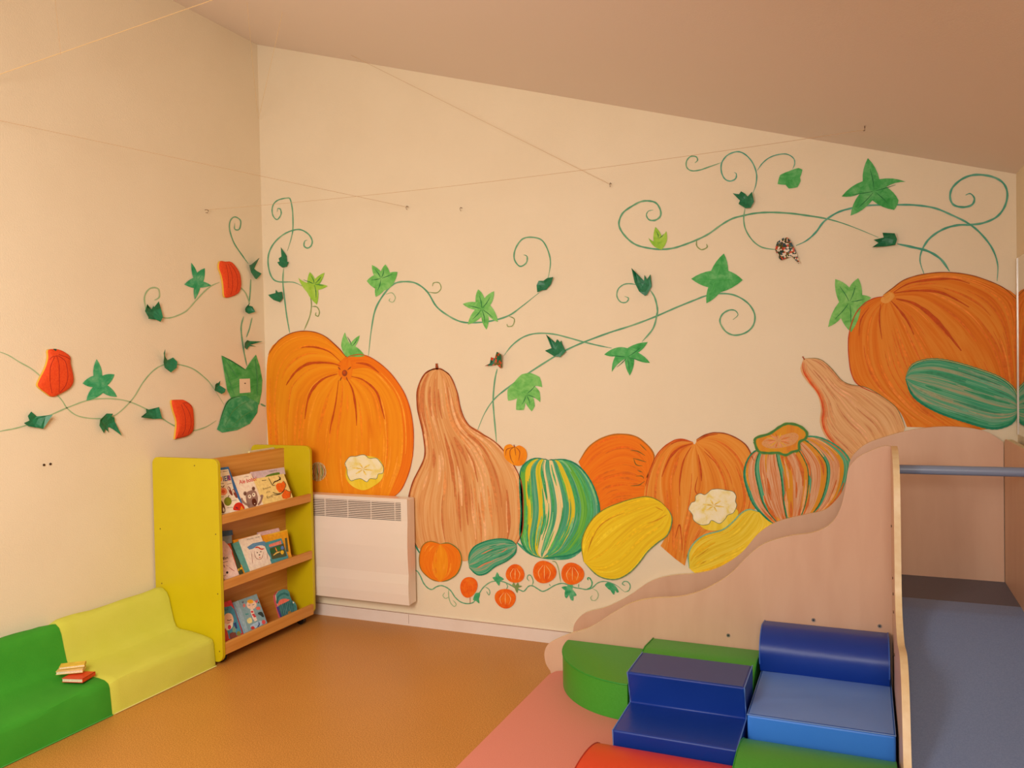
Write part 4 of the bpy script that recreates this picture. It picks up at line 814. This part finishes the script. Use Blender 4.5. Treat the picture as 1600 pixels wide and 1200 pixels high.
book(0, (411,792), (447,785), (407.5,735.5), .016, .006, C(206,186,196), 'lilac and green book peeping out behind the yellow book on the top shelf', art_lil)
book(0, (413,797), (461,786), (407,746.5), .0035, .008, C(240,216,140), 'cream yellow board book with an orange fox-like animal at the right of the top shelf', art_fort)
# middle shelf
book(1, (342,893), (372,888), (343,830.5), .026, .009, C(50,60,120), 'tall dark blue book at the left back of the middle shelf', lambda a: a.poly([(344,830),(363,828),(364,836),(345,839)], C(60,100,140), 1))
book(1, (342,890), (370,885.5), (341,847.5), .014, .010, C(206,70,30), 'orange-red book standing behind the lilac one on the middle shelf')
def art_ciel(a): a.poly([(343,839),(362,836.5),(362.5,848),(343,852)], C(130,150,160), 1); a.poly([(343,847),(350,845),(357,852),(362,860),(363.5,880),(343,884)], C(226,196,196), 2)
book(1, (342,893), (363.5,887), (341,839.5), .0085, .005, C(220,190,184), 'book with a pale pink and grey-blue sky cover on the middle shelf', art_ciel)
def art_fin(a):
    a.text('ffin', (346.5,876), (356.5,873), (-.8,-4.6), C(40,34,34), 2, .012); a.strip([(347,879.5),(356,877)], .6, D_dk, 2, 0)
    a.strip([(349.5,882),(351,887)], 1.2, C(130,110,110), 2); a.strip([(358,886),(362,889.5),(366.5,892.5)], 1, C(170,80,80), 2); ell(a, 355,894.5,1.8,2, C(30,26,26), 2); a.strip([(347,896),(350,900),(353,898)], .8, C(140,110,110), 2); a.strip([(353,883),(357,885)], 1, C(190,150,160), 2)
book(1, (349,901.5), (372.6,895), (336,873), .001, .004, C(236,206,196), 'small pale pink book leaning in front at the left of the middle shelf', art_fin)
book(1, (372.5,897), (388,893), (370.5,843), .016, .010, C(60,76,50), 'dark green book with yellow corners on the middle shelf', lambda a: (a.poly([(370,890),(374,888),(374,892),(370,893)], C(232,196,40), 1), a.poly([(375,887),(379,885),(380,888.5),(375,890)], C(232,196,40), 1), a.poly([(373,842),(376,841),(383,885),(378,887)], C(40,90,60), 1)))
book(1, (382,896), (424,884), (374.5,841.5), .010, .006, C(236,150,20), 'orange-topped book just behind the bear book on the middle shelf')
book(1, (383,894), (392,890), (374.5,845), .0075, .006, C(90,160,150), 'teal spined book at the left edge of the bear book')
def art_bear(a):
    a.text('POLAIRE', (386,844), (396,842), (-.2,-2), C(120,110,100), 2); a.text('OURS', (398.5,841.2), (406.5,839.4), (-.2,-2), C(120,110,100), 2)
    a.poly([(386,855),(395,849),(410,846),(414,846),(415,853),(390,859)], C(90,140,180), 1); w2 = C(240,222,206); br = C(150,90,70)
    a.poly([(388,862),(396,857),(402,853),(412,853),(418,864),(421,876),(392,886)], w2, 1.6, True)
    ell(a, 404,866.5,7.5,10, w2, 2.4, -.2); a.strip([(397,860),(399,870),(404,874),(409,872),(412,862)], .8, br, 3, .2); a.strip([(398,856),(403,855),(408,858),(413,857)], 2, C(206,60,40), 4, .2)
    ell(a, 402,863.5,.9,1, D_dk, 4); ell(a, 407.5,862,.9,1, D_dk, 4); ell(a, 405.5,867,1.3,1, D_dk, 4); ell(a, 406,871,1,1.2, C(220,130,110), 4)
    a.strip([(393,862),(394,872),(395,882)], .7, br, 3); a.strip([(417,864),(418,874)], .7, br, 3)
book(1, (391,891), (424,880), (379,841.5), .0015, .005, C(240,222,200), 'white picture book with a polar bear cover on the middle shelf', art_bear)
def art_y(a): a.poly([(418,836),(449,828.5),(455,868),(424,872)], C(238,166,30), 1); a.strip([(419,836),(449,828)], 2, C(240,190,60), 2, 0); a.poly([(445,841),(448.5,840),(451,862),(447,862)], C(90,90,50), 2)
book(1, (419,880), (452,871), (414,829.5), .024, .006, C(226,190,190), 'pink book at the back right of the middle shelf')
book(1, (420,882), (457,872), (417,835), .015, .007, C(238,160,24), 'bright yellow-orange book at the right of the middle shelf', art_y)
def art_tl(a):
    a.poly([(420,851),(439,844.5),(440,850),(421,855)], C(226,130,110), 1); a.poly([(421,857),(443,849),(448,869),(425,874)], C(70,80,44), 1); ell(a, 426,861,4,4, C(30,90,40), 2); ell(a, 435,857,4,3.4, C(30,110,50), 2)
    ell(a, 441,863,2.6,3.2, C(232,190,40), 2); a.strip([(427,868),(432,864),(438,862)], 2, C(226,190,90), 3); a.strip([(430,855),(433,862)], 1.6, C(240,150,60), 3); ell(a, 441,856,2.4,3, C(80,120,190), 3)
book(1, (425,880), (451,872), (417,847), .001, .005, C(70,150,160), 'small teal picture book with a green and yellow scene on the middle shelf', art_tl)
# bottom shelf
def art_old(a):
    a.poly([(346,950),(361,946.5),(366,952),(378,989),(350,1002),(347,990)], C(60,140,170), 1); a.text('BOB', (351,954.5), (357,953), (-.3,-2.4), C(30,70,140), 2)
    sk = C(238,200,170); a.poly([(351,962),(356,958),(362,960),(365,968),(364,974),(361,982),(354,984),(350,974)], sk, 2, True)
    a.strip([(355,968.5),(358,969.5),(361,968)], 1, D_dk, 3); ell(a, 356,969,.8,.8, D_dk, 4); ell(a, 361,968.5,.8,.8, D_dk, 4); a.poly([(350,974),(356,975),(363,972),(363,980),(356,985),(351,982)], C(246,230,214), 3, True); a.strip([(355,974),(360,973)], .9, C(200,90,70), 4)
    a.poly([(349,982),(354,984),(358,1000),(351,1001)], C(200,60,40), 3, True); ell(a, 358.5,980,2.6,3.6, C(206,40,80), 4); ell(a, 366,984,3,5, C(120,160,140), 3); a.poly([(365,974),(369,972),(371,982),(368,982)], C(30,60,120), 4)
    ell(a, 373,990,3.2,4, C(130,130,60), 3); a.poly([(359,990),(368,988),(369,998),(361,999)], C(120,60,50), 3, True)
book(2, (350,1006), (381,993), (342,944), .001, .012, C(206,44,50), 'red-framed book with a bald old man cartoon on the bottom shelf', art_old)
book(2, (352,1003), (380,992), (344,943), .016, .006, C(236,124,20), 'orange book behind the red-framed one on the bottom shelf')
def art_sea(a):
    a.poly([(367,941),(372,938),(389,989),(384,990)], C(150,180,196), 1)
    ell(a, 393,945,8,7, C(240,206,180), 2); a.poly([(386,940),(389,937),(394,937),(396,941),(391,943)], C(236,170,40), 3, True); a.strip([(388,946),(391,945.4)], .9, C(90,110,130), 3); a.strip([(394,945.5),(398,944)], .9, C(90,110,130), 3)
    a.strip([(393,952),(396,962),(400,970)], 5, C(244,220,206), 2, 0); 
    for q in ((394,956),(396,960.5),(398,963)): ell(a, q[0], q[1], 2.2, 1.6, C(206,50,60), 3)
    a.poly([(403,958),(406,956),(410,957),(412.5,963),(410,964),(407,961.5),(404,960)], C(30,50,50), 3, True); ell(a, 403.5,950.5,3.4,2.6, C(226,110,90), 2); a.strip([(398,938),(401,941),(402,936)], 2, C(214,80,90), 3); ell(a, 404,941.5,1.2,1.4, C(70,80,60), 3)
    a.strip([(378,942),(381,940)], 3, C(100,110,120), 3); ell(a, 381.5,946,2,3, C(214,120,110), 3); a.poly([(386,968),(392,965),(394,972),(388,974)], C(226,216,150), 3, True); a.strip([(383,960),(389,959)], 2, C(60,150,150), 3)
    a.poly([(391,978),(399,973),(408,970),(409,976),(396,982)], C(170,200,226), 2, True); ell(a, 412,972,3,3.4, C(220,80,80), 3); ell(a, 395,981,3,2.6, C(206,60,50), 3); a.strip([(404,971),(405,976),(402,980)], 1.8, C(50,80,140), 3)
book(2, (383,989), (418,974.5), (366,940.5), .003, .014, C(130,166,176), 'light blue book with a striped lighthouse and sea creatures on the bottom shelf', art_sea, spine=C(150,180,200))
# shaped board book
def shaped():
    z0 = shz[2]+.014; P0 = np.array([-2.945, 0, z0])
    def pl(px, py, o=0): return hitp(px, py, P0+LNrm*o, LNrm)
    r_ = root('shaped_book', 'teal basket-shaped board book at the right end of the bottom shelf', 'book', 'picture books on the bookcase shelves', loc=tuple(pl(441,966)))
    out = [(430,930),(434,924),(441,921),(448,922),(451,926),(452,932),(455,939),(459,941),(462,946),(463,952),(462,957),(463,972),(443,982),(439,968),(434,948),(431,938)]
    mb = MB(); mb.prism([pl(x, y, .001) for x, y in out], LNrm*.006, C(70,140,140), M_page); mb.build('cover', r_)
    mb = MB(); mb.prism([pl(x-3.2, y+1, -.016) for x, y in out], LNrm*.0165, C(214,96,90), C(206,90,90)); mb.build('pages', r_, 'pink-edged inner pages')
    a = Art(lambda px, py, o: pl(px, py, .0073+o), .0003)
    a.poly([(435,945.5),(453,937),(457,942),(462,947),(461,955),(462,960),(441,972),(439,962)], paint('basket_ribs', [rgb(30,80,84), rgb(60,130,130), rgb(110,160,170)], 90, 6, seed=40), 1)
    a.poly([(434,945),(437,938),(443,935.5),(449,936),(452,938),(436,946)], C(226,110,90), 2, True); a.strip([(433,943),(434,934),(440,928.5),(446,927.5),(451,931)], 3, C(34,110,110), 2, 0)
    for k in range(7): a.strip([(438.5+k*2.8,944-k*1.1),(441.5+k*2.6,955-k*1.1),(444+k*2.4,966-k*1.1)], .8, C(30,74,90), 3, 0)
    a.poly([(432,949),(435,947),(442,968),(440,971)], C(60,50,130), 3); a.poly([(450,957),(453,954.5),(456,958),(455,963),(450,965)], C(150,120,60), 4, True); ell(a, 458.5,941.5,1,1.3, Wt, 4)
    a.build('cover_print', r_, 'ribbed basket picture')
shaped()
# book on the rear side of the bookcase, only its top showing
mb = MB(); r_ = root('picture_book', 'pale yellow book on the wall side of the bookcase, only its top edge showing', 'book', 'picture books on the bookcase shelves', loc=(-3.2, 3.7, shz[0]+.014))
mb.obox((-3.285, 3.60, shz[0]+.016), (0, .21, 0), (.13, 0, .285), (-.012, 0, .005), C(232,220,150)); mb.build('cover', r_)
mb = MB(); mb.obox((-3.2865, 3.602, shz[0]+.018), (0, .206, 0), (.131, 0, .287), (-.009, 0, .004), M_page); mb.build('pages', r_)

# ------------------------------------------------------------------ foam benches
def fabric(name, c1, c2):
    m = mat(name, c1, .85, noise=(6, c2, .3), bump=(400, .35)); return m
M_bl = fabric('lime_cloth', rgb(206, 208, 72), rgb(214, 214, 88)); M_bg = fabric('green_cloth', rgb(48, 146, 24), rgb(60, 158, 34))
def bench(y0, y1, m, label, seed, piping):
    r_ = root('foam_bench', label, 'bench', 'low foam benches along the left wall', loc=(-3.15, (y0+y1)/2, 0))
    pr = [(-3.345,0),(-3.345,.325),(-3.335,.35),(-3.31,.362),(-3.285,.36),(-3.262,.345),(-3.25,.32),(-3.235,.26),(-3.22,.205),(-3.205,.178),(-3.18,.165),(-3.1,.158),(-3.02,.152),(-2.985,.148),(-2.965,.138),(-2.957,.118),(-2.953,.06),(-2.947,0)]
    NY = 28; V = []; n = len(pr); R = random.Random(seed)
    for j in range(NY+1):
        t = j/NY; y = y0+(y1-y0)*t; e = min(1, min(t, 1-t)/.035); e = 1-(1-e)**2*1
        for i, (x, z) in enumerate(pr):
            w1 = .0035*math.sin(y*9+i*.9+seed)+.0022*math.sin(y*23+i*1.7); k = 0 if (z == 0 or x < -3.33) else 1
            sh = .006*(1-e); V.append((x-k*w1*.6-(sh if x > -3.1 else 0), y, max(0, z+k*w1-(sh if z > .1 else 0))))
    Fs = [(j*n+i, j*n+(i+1) % n, (j+1)*n+(i+1) % n, (j+1)*n+i) for j in range(NY) for i in range(n)]
    mb = MB(); mb.add(V, Fs, m)
    for j in (0, NY):
        tri = tessellate_polygon([[Vector((V[j*n+i][0], V[j*n+i][2], 0)) for i in range(n)]]); mb.add([V[j*n+i] for i in range(n)], [tuple(t) for t in tri], m)
    mb.build('cushion', r_, smooth=True)
    mb = MB(); mb.tube([(-2.945, y0+.004, .004), (-2.945, y1-.004, .004)], .003, piping, 6); mb.build('hem', r_, 'paler hem along the floor')
bench(2.482, 3.085, M_bl, 'lime yellow cloth-covered low bench next to the bookcase', 2, mat('lime_hem', rgb(226, 220, 130), .8))
bench(1.25, 2.48, M_bg, 'green cloth-covered low bench at the bottom left with small books on it', 5, mat('green_hem', rgb(70, 160, 60), .8))
# three small books on the green bench
def small_book(c, ang, w_, d_, h_, z, cov, label, tilt=0, topart=None):
    c_, s_ = math.cos(ang), math.sin(ang); X = np.array([c_, s_, 0]); Y = np.array([-s_, c_, math.tan(tilt)]); Z = np.array([0, 0, 1.]); O = np.array([c[0], c[1], z])
    r_ = root('small_book', label, 'book', 'small books lying on the green bench', loc=tuple(O))
    mb = MB(); mb.obox(O, X*w_, Y*d_, Z*.0015, cov); mb.obox(O+Z*(h_-.0015), X*w_, Y*d_, Z*.0015, cov); mb.obox(O+X*(w_-.002), X*.002, Y*d_, Z*h_, cov); mb.build('cover', r_)
    mb = MB(); mb.obox(O+Z*.0015+X*.002+Y*.002, X*(w_-.004), Y*(d_-.004), Z*(h_-.003), M_page); mb.build('pages', r_)
small_book((-3.105,2.365), .28, .095, .085, .016, .1625, C(206,60,24), 'red book lying flat, lowest of the three small books')
small_book((-3.150,2.372), .62, .105, .048, .013, .1845, C(226,190,120), 'tan book resting on top of the red book', .04)
small_book((-3.150,2.388), .72, .098, .042, .010, .201, C(222,184,70), 'yellow-covered book lying topmost of the three small books', .06)

# ------------------------------------------------------------------ play structure
M_ply = wood('plywood_face', rgb(215, 172, 142), rgb(220, 179, 149), (14, 14, 3), .42)
M_edge = mat('plywood_edge', rgb(242, 220, 178), .4, noise=(40, rgb(230, 198, 148), .3))
M_vin = mat('grey_blue_vinyl', rgb(114, 136, 178), .55, noise=(220, rgb(132, 152, 192), .25)); M_bar = mat('grey_blue_bar', rgb(134, 148, 176), .35)
YF = 3.56; YR = 3.955
ps = root('climbing_slide', 'wooden play structure with wavy side panels, platform and grey-blue slide', 'play structure', loc=(-.4, 3.76, 0))
def wavy(pts, plane_y, thick, name, label=None):
    P = [hit(x, y, 1, plane_y) for x, y in pts]; P = [np.array([p[0], plane_y, max(0, p[2])]) for p in P]
    mb = MB(); mb.prism(P, (0, thick, 0), M_ply, M_edge); return mb.build(name, ps, label, bevel=.0025, seg=2, angle=60)
ft = [(861,1050),(853,1037),(850.5,1022),(854,1010),(862.5,1002.5),(888.7,991),(922.5,980),(952.5,961),(986,942.5),(1020,935),(1065,932),(1102.5,920),(1140,897.5),(1170,867.5),(1196,848.7),(1233.7,837.5),(1271,832),(1297.5,818.7),(1312.5,796),(1321,762.5),(1326,732.5),(1342.5,713.7),(1365,702.5),(1383.7,696.5),(1391.5,698)]
def tp(L, plane_y): return [tuple(q) for q in catmull(L, 5)]
fz = [(x, y) for x, y in tp(ft, YF)]
P = [hit(x, y, 1, YF) for x, y in fz]; x_end = P[-1][0]; P[0][2] = 0
P = [np.array([p[0], YF, max(0, p[2])]) for p in P]+[np.array([x_end, YF, 0])]
mb = MB(); mb.prism(P, (0, .018, 0), M_ply, M_edge); mb.build('front_panel', ps, 'wavy-topped pale plywood side panel nearest the room', bevel=.002, seg=2, angle=60)
rt = [(897,1000),(895.5,987.5),(899,972.5),(915,957.5),(948.7,948),(982.5,931),(1016,908.7),(1050,899),(1091,895.6),(1125,886),(1158.7,863.7),(1185,833.7),(1215,815),(1260,803.7),(1290,796),(1312.5,773.7),(1322,751),(1327.5,722),(1338,706),(1358,691.5),(1400,677.5),(1435,670),(1475,666.5),(1515,668.7),(1545,676),(1568,691)]
P = [hit(x, y, 1, YR) for x, y in tp(rt, YR)]; xe = P[-1][0]
P = [np.array([P[0][0], YR, 0])]+[np.array([p[0], YR, max(0, p[2])]) for p in P]+[np.array([xe, YR, 0])]
mb = MB(); mb.prism(P, (0, .018, 0), M_ply, M_edge); mb.build('rear_panel', ps, 'wavy-topped plywood side panel against the wall', bevel=.002, seg=2, angle=60)
XS = x_end
prof = [(3.578,0),(3.578,1.085),(3.55,1.108),(3.46,1.112),(3.38,1.10),(3.30,1.06),(3.255,1.0),(3.235,.92),(3.225,.80),(3.215,.68),(3.20,.61),(3.16,.555),(3.09,.515),(3.0,.497),(2.92,.508),(2.84,.518),(2.77,.505),(2.71,.46),(2.67,.40),(2.635,.32),(2.59,.24),(2.50,.16),(2.40,.11),(2.30,.08),(2.25,.04),(2.25,0)]
pc = [prof[0]]+[tuple(q) for q in catmull(prof[1:-1], 4)]+[prof[-1]]
mb = MB(); mb.prism([(XS, y, z) for y, z in pc], (.022, 0, 0), M_ply, M_edge); sp_ = mb.build('slide_side_panel', ps, 'plywood slide side with a pale bare edge', bevel=.002, seg=2, angle=60)
XRP = .541
mb = MB(); mb.prism([(XRP, y+(.377 if y > 3.5 else 0), z) for y, z in pc], (.02, 0, 0), M_ply, M_edge); mb.build('slide_side_panel', ps, 'plywood slide side along the right wall', bevel=.002, seg=2, angle=60)
mb = MB(); mb.box((XS+.022, 3.577, .44), (XRP, YR, .504), mat('landing_dark_grey', rgb(96, 96, 112), .6, noise=(200, rgb(106, 104, 118), .2))); mb.build('platform', ps, 'dark grey landing')  # landing coloured a darker grey than the slide
sl = [(3.575,.504),(3.50,.500),(3.42,.485),(3.2,.41),(2.9,.30),(2.6,.19),(2.4,.12),(2.28,.085),(2.15,.07),(2.0,.065)]
sl = [tuple(q) for q in catmull(sl, 4)]; V = []
for y, z in sl: V += [(XS+.022, y, z), (XRP, y, z), (XRP, y, z-.04), (XS+.022, y, z-.04)]
mb = MB(); n = len(sl); mb.add(V, [(4*i+k, 4*i+(k+1) % 4, 4*i+4+(k+1) % 4, 4*i+4+k) for i in range(n-1) for k in range(4)]+[(0, 1, 2, 3), (4*n-4, 4*n-3, 4*n-2, 4*n-1)], M_vin); mb.build('slide', ps, 'speckled grey-blue slide surface')
b0 = hit(1401, 733, 1, 3.5); mb = MB(); zb = b0[2]; mb.tube([(XS+.02, 3.5, zb), (XRP+.002, 3.5, zb+.002)], .0178, M_bar, 20); mb.build('handrail', ps, 'round grey-blue crossbar', smooth=True)
for i, x in enumerate((-1.12, -.82, -.52, -.22)):
    mb = MB(); z = .1*(i+1); mb.box((x, YF+.018, 0 if i == 0 else z-.03), (x+.32 if i < 3 else XS, YR, z), M_vin); mb.build('step', ps)
for px, py in ((1138,992.5),(1271,968.5),(1374.5,978)):
    q = hit(px, py, 1, YF); mb = MB(); mb.tube([(q[0], YF+.001, q[2]), (q[0], YF-.004, q[2])], .0075, M_metal, 12); mb.tube([(q[0], YF-.0035, q[2]), (q[0], YF-.0045, q[2])], .0035, M_blk, 6); mb.build('bolt', ps, 'steel bolt head')
for z, y in ((.62,3.40),(.57,3.36),(.51,3.33),(.37,3.27),(.80,3.50)):
    mb = MB(); mb.tube([(XS+.001, y, z), (XS-.003, y, z)], .005, M_metal2, 8); mb.build('screw', ps)

# ------------------------------------------------------------------ play mat and foam blocks
M_mat = mat('pink_mat', rgb(222, 134, 118), .55, noise=(300, rgb(230, 146, 130), .2))
ZM = .03
mb = MB(); mb.prism([(-1.345, 1.2, 0), (-1.345, 3.49, 0), (-1.33, 3.535, 0), (-1.30, 3.552, 0), (XS-.004, 3.552, 0), (XS-.004, 1.2, 0)], (0, 0, ZM), M_mat); tag(mb.build('play_mat', bevel=.003), 'thin salmon pink play mat under the foam blocks', 'mat')
M_gf = mat('green_vinyl', rgb(58, 154, 40), .42, noise=(120, rgb(68, 162, 50), .3), bump=(5, .1)); M_bf = mat('royal_blue_vinyl', rgb(10, 52, 146), .38, bump=(7, .8), noise=(5, rgb(14, 58, 154), .3))
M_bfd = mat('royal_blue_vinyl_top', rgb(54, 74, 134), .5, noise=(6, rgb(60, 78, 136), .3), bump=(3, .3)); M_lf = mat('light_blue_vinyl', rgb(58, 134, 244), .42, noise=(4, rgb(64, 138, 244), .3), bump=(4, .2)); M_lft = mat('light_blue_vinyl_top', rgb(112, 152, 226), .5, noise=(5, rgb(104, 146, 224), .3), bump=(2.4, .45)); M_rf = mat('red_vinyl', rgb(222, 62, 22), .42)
M_seam = mat('green_seam', rgb(36, 150, 40), .5)
# quarter-round green block
cx, cy, R_, R2 = -.873, 3.548, .397, .42; pts = [(cx, cy, ZM)]+[(cx-R_*math.cos(t), cy-R2*math.sin(t), ZM) for t in np.linspace(0, math.pi/2, 18)]
r_ = root('quarter_round_block', 'green quarter-round foam block standing against the wavy panel', 'foam block', loc=(cx-.2, cy-.2, ZM))
mb = MB(); mb.prism(pts, (0, 0, .15), M_gf); mb.build('cushion', r_, bevel=.008)
mb = MB(); mb.tube([(cx-R_*math.cos(t), cy-R2*math.sin(t), ZM+.147) for t in np.linspace(.02, math.pi/2, 18)], .003, M_seam, 6); mb.build('piping', r_)
def roll(name, label, x0, x1, yb_, yf, z0, z1, m, lim, flip=False, cat='foam block', flatback=True):
    """D-shaped bolster: flat back, rounded front and top"""
    h = z1-z0; d = yb_-yf; pr = [(yb_, z0), (yb_, z1-.012)]
    for t in np.linspace(math.pi/2*.9, 0, 9): pr.append((yb_-d*.35-(d*.65)*math.cos(t)+0, z0+h*.45+(h*.55)*math.sin(t)))
    pr.append((yf+.004, z0+h*.2)); pr.append((yf+.018, z0))
    r_ = root(name, label, cat, loc=((x0+x1)/2, (yb_+yf)/2, z0)); mb = MB(); mb.prism([(x0, y, z) for y, z in pr], (x1-x0, 0, 0), m); mb.build('cushion', r_, bevel=.01, angle=50)
    for x in (x0+.001, x1-.001): mb = MB(); mb.tube([(x, y, z) for y, z in pr[1:-1]], .0028, lim, 6); mb.build('piping', r_)
roll('bolster', 'green rounded foam block behind the dark blue foam stairs', -.87, -.405, 3.55, 3.22, ZM, .245, M_gf, M_seam)
roll('bolster', 'dark blue rounded bolster lying on the light blue foam block', -.392, .082, 3.553, 3.355, .2115, .373, M_bf, mat('blue_piping', rgb(60, 100, 190), .4))
M_bp = mat('blue_seam', rgb(96, 136, 206), .4)
# stairs
x0, x1 = -.828, -.398
r_ = root('foam_stairs', 'dark blue two-step foam stairs in front of the green blocks', 'foam stairs', loc=((x0+x1)/2, 2.97, ZM))
pr = [(3.195, ZM), (3.195, .292), (2.962, .292), (2.99, .21), (3.0, .165), (2.76, .158), (2.772, ZM)]
mb = MB(); mb.prism([(x0, y, z) for y, z in pr], (x1-x0, 0, 0), M_bf); mb.build('cushion', r_, bevel=.007, angle=25)
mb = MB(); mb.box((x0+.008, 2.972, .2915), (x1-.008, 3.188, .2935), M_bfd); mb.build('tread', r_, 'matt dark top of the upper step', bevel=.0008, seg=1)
for x in (x0+.001, x1-.001): mb = MB(); mb.tube([(x, y, z) for y, z in pr[1:-1]]+[(x, 2.772, ZM+.004)], .0024, M_bp, 6); mb.build('piping', r_, 'light blue seam')
# light blue block
x0, x1 = -.388, .088
r_ = root('foam_block', 'light blue square foam block under the dark blue bolster', 'foam block', loc=((x0+x1)/2, 3.24, ZM))
mb = MB(); mb.box((x0, 2.94, ZM), (x1, 3.55, .207), M_lf); mb.build('cushion', r_, bevel=.008)
mb = MB()
N = 24; V = []
for j in range(N+1):
    for i in range(N+1):
        x = x0+.006+(x1-x0-.012)*i/N; y = 2.946+(3.54-2.946)*j/N; e = min(1, min(i, N-i, j, N-j)/3.)
        zz = .2105+e*(.0014*math.sin(x*17+y*9)*math.sin(y*13-x*5)-.0018*math.exp(-((y-3.2-.25*(x+.15))**2)/.0004)-.0015*math.exp(-((y-3.11-.45*(x+.2))**2)/.0005)+.001)
        V.append((x, y, zz))
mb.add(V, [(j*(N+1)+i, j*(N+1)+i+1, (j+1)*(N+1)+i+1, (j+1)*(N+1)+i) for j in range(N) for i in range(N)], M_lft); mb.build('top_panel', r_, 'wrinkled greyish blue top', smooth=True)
mb = MB(); mb.tube([(x0+.001, 3.54, .2075), (x0+.001, 2.942, .2075), (x1-.001, 2.942, .2075), (x1-.001, 3.54, .2075)], .0026, M_bp, 6); mb.build('piping', r_)
def frontroll(name, label, x0, x1, yb_, yf, zt, m, lim):
    d = yb_-yf; h = zt-ZM; pr = [(yb_, ZM)]+[(yb_-d/2+d/2*math.cos(t), ZM+h*.35+h*.65*math.sin(t)) for t in np.linspace(.15, math.pi-.15, 16)]+[(yf, ZM)]
    r_ = root(name, label, 'foam block', loc=((x0+x1)/2, (yb_+yf)/2, ZM)); mb = MB(); mb.prism([(x0, y, z) for y, z in pr], (x1-x0, 0, 0), m); mb.build('cushion', r_, bevel=.012, angle=60)
    for x in (x0+.002, x1-.002): mb = MB(); mb.tube([(x, y, z) for y, z in pr], .0025, lim, 6); mb.build('piping', r_)
frontroll('bolster', 'bright green rounded foam block in the foreground by the slide', -.392, .086, 2.936, 2.50, .182, M_gf, M_seam)
frontroll('bolster', 'red rounded foam block at the bottom edge in front of the stairs', -.87, -.398, 2.765, 2.33, .155, M_rf, mat('red_seam', rgb(190, 50, 20), .5))
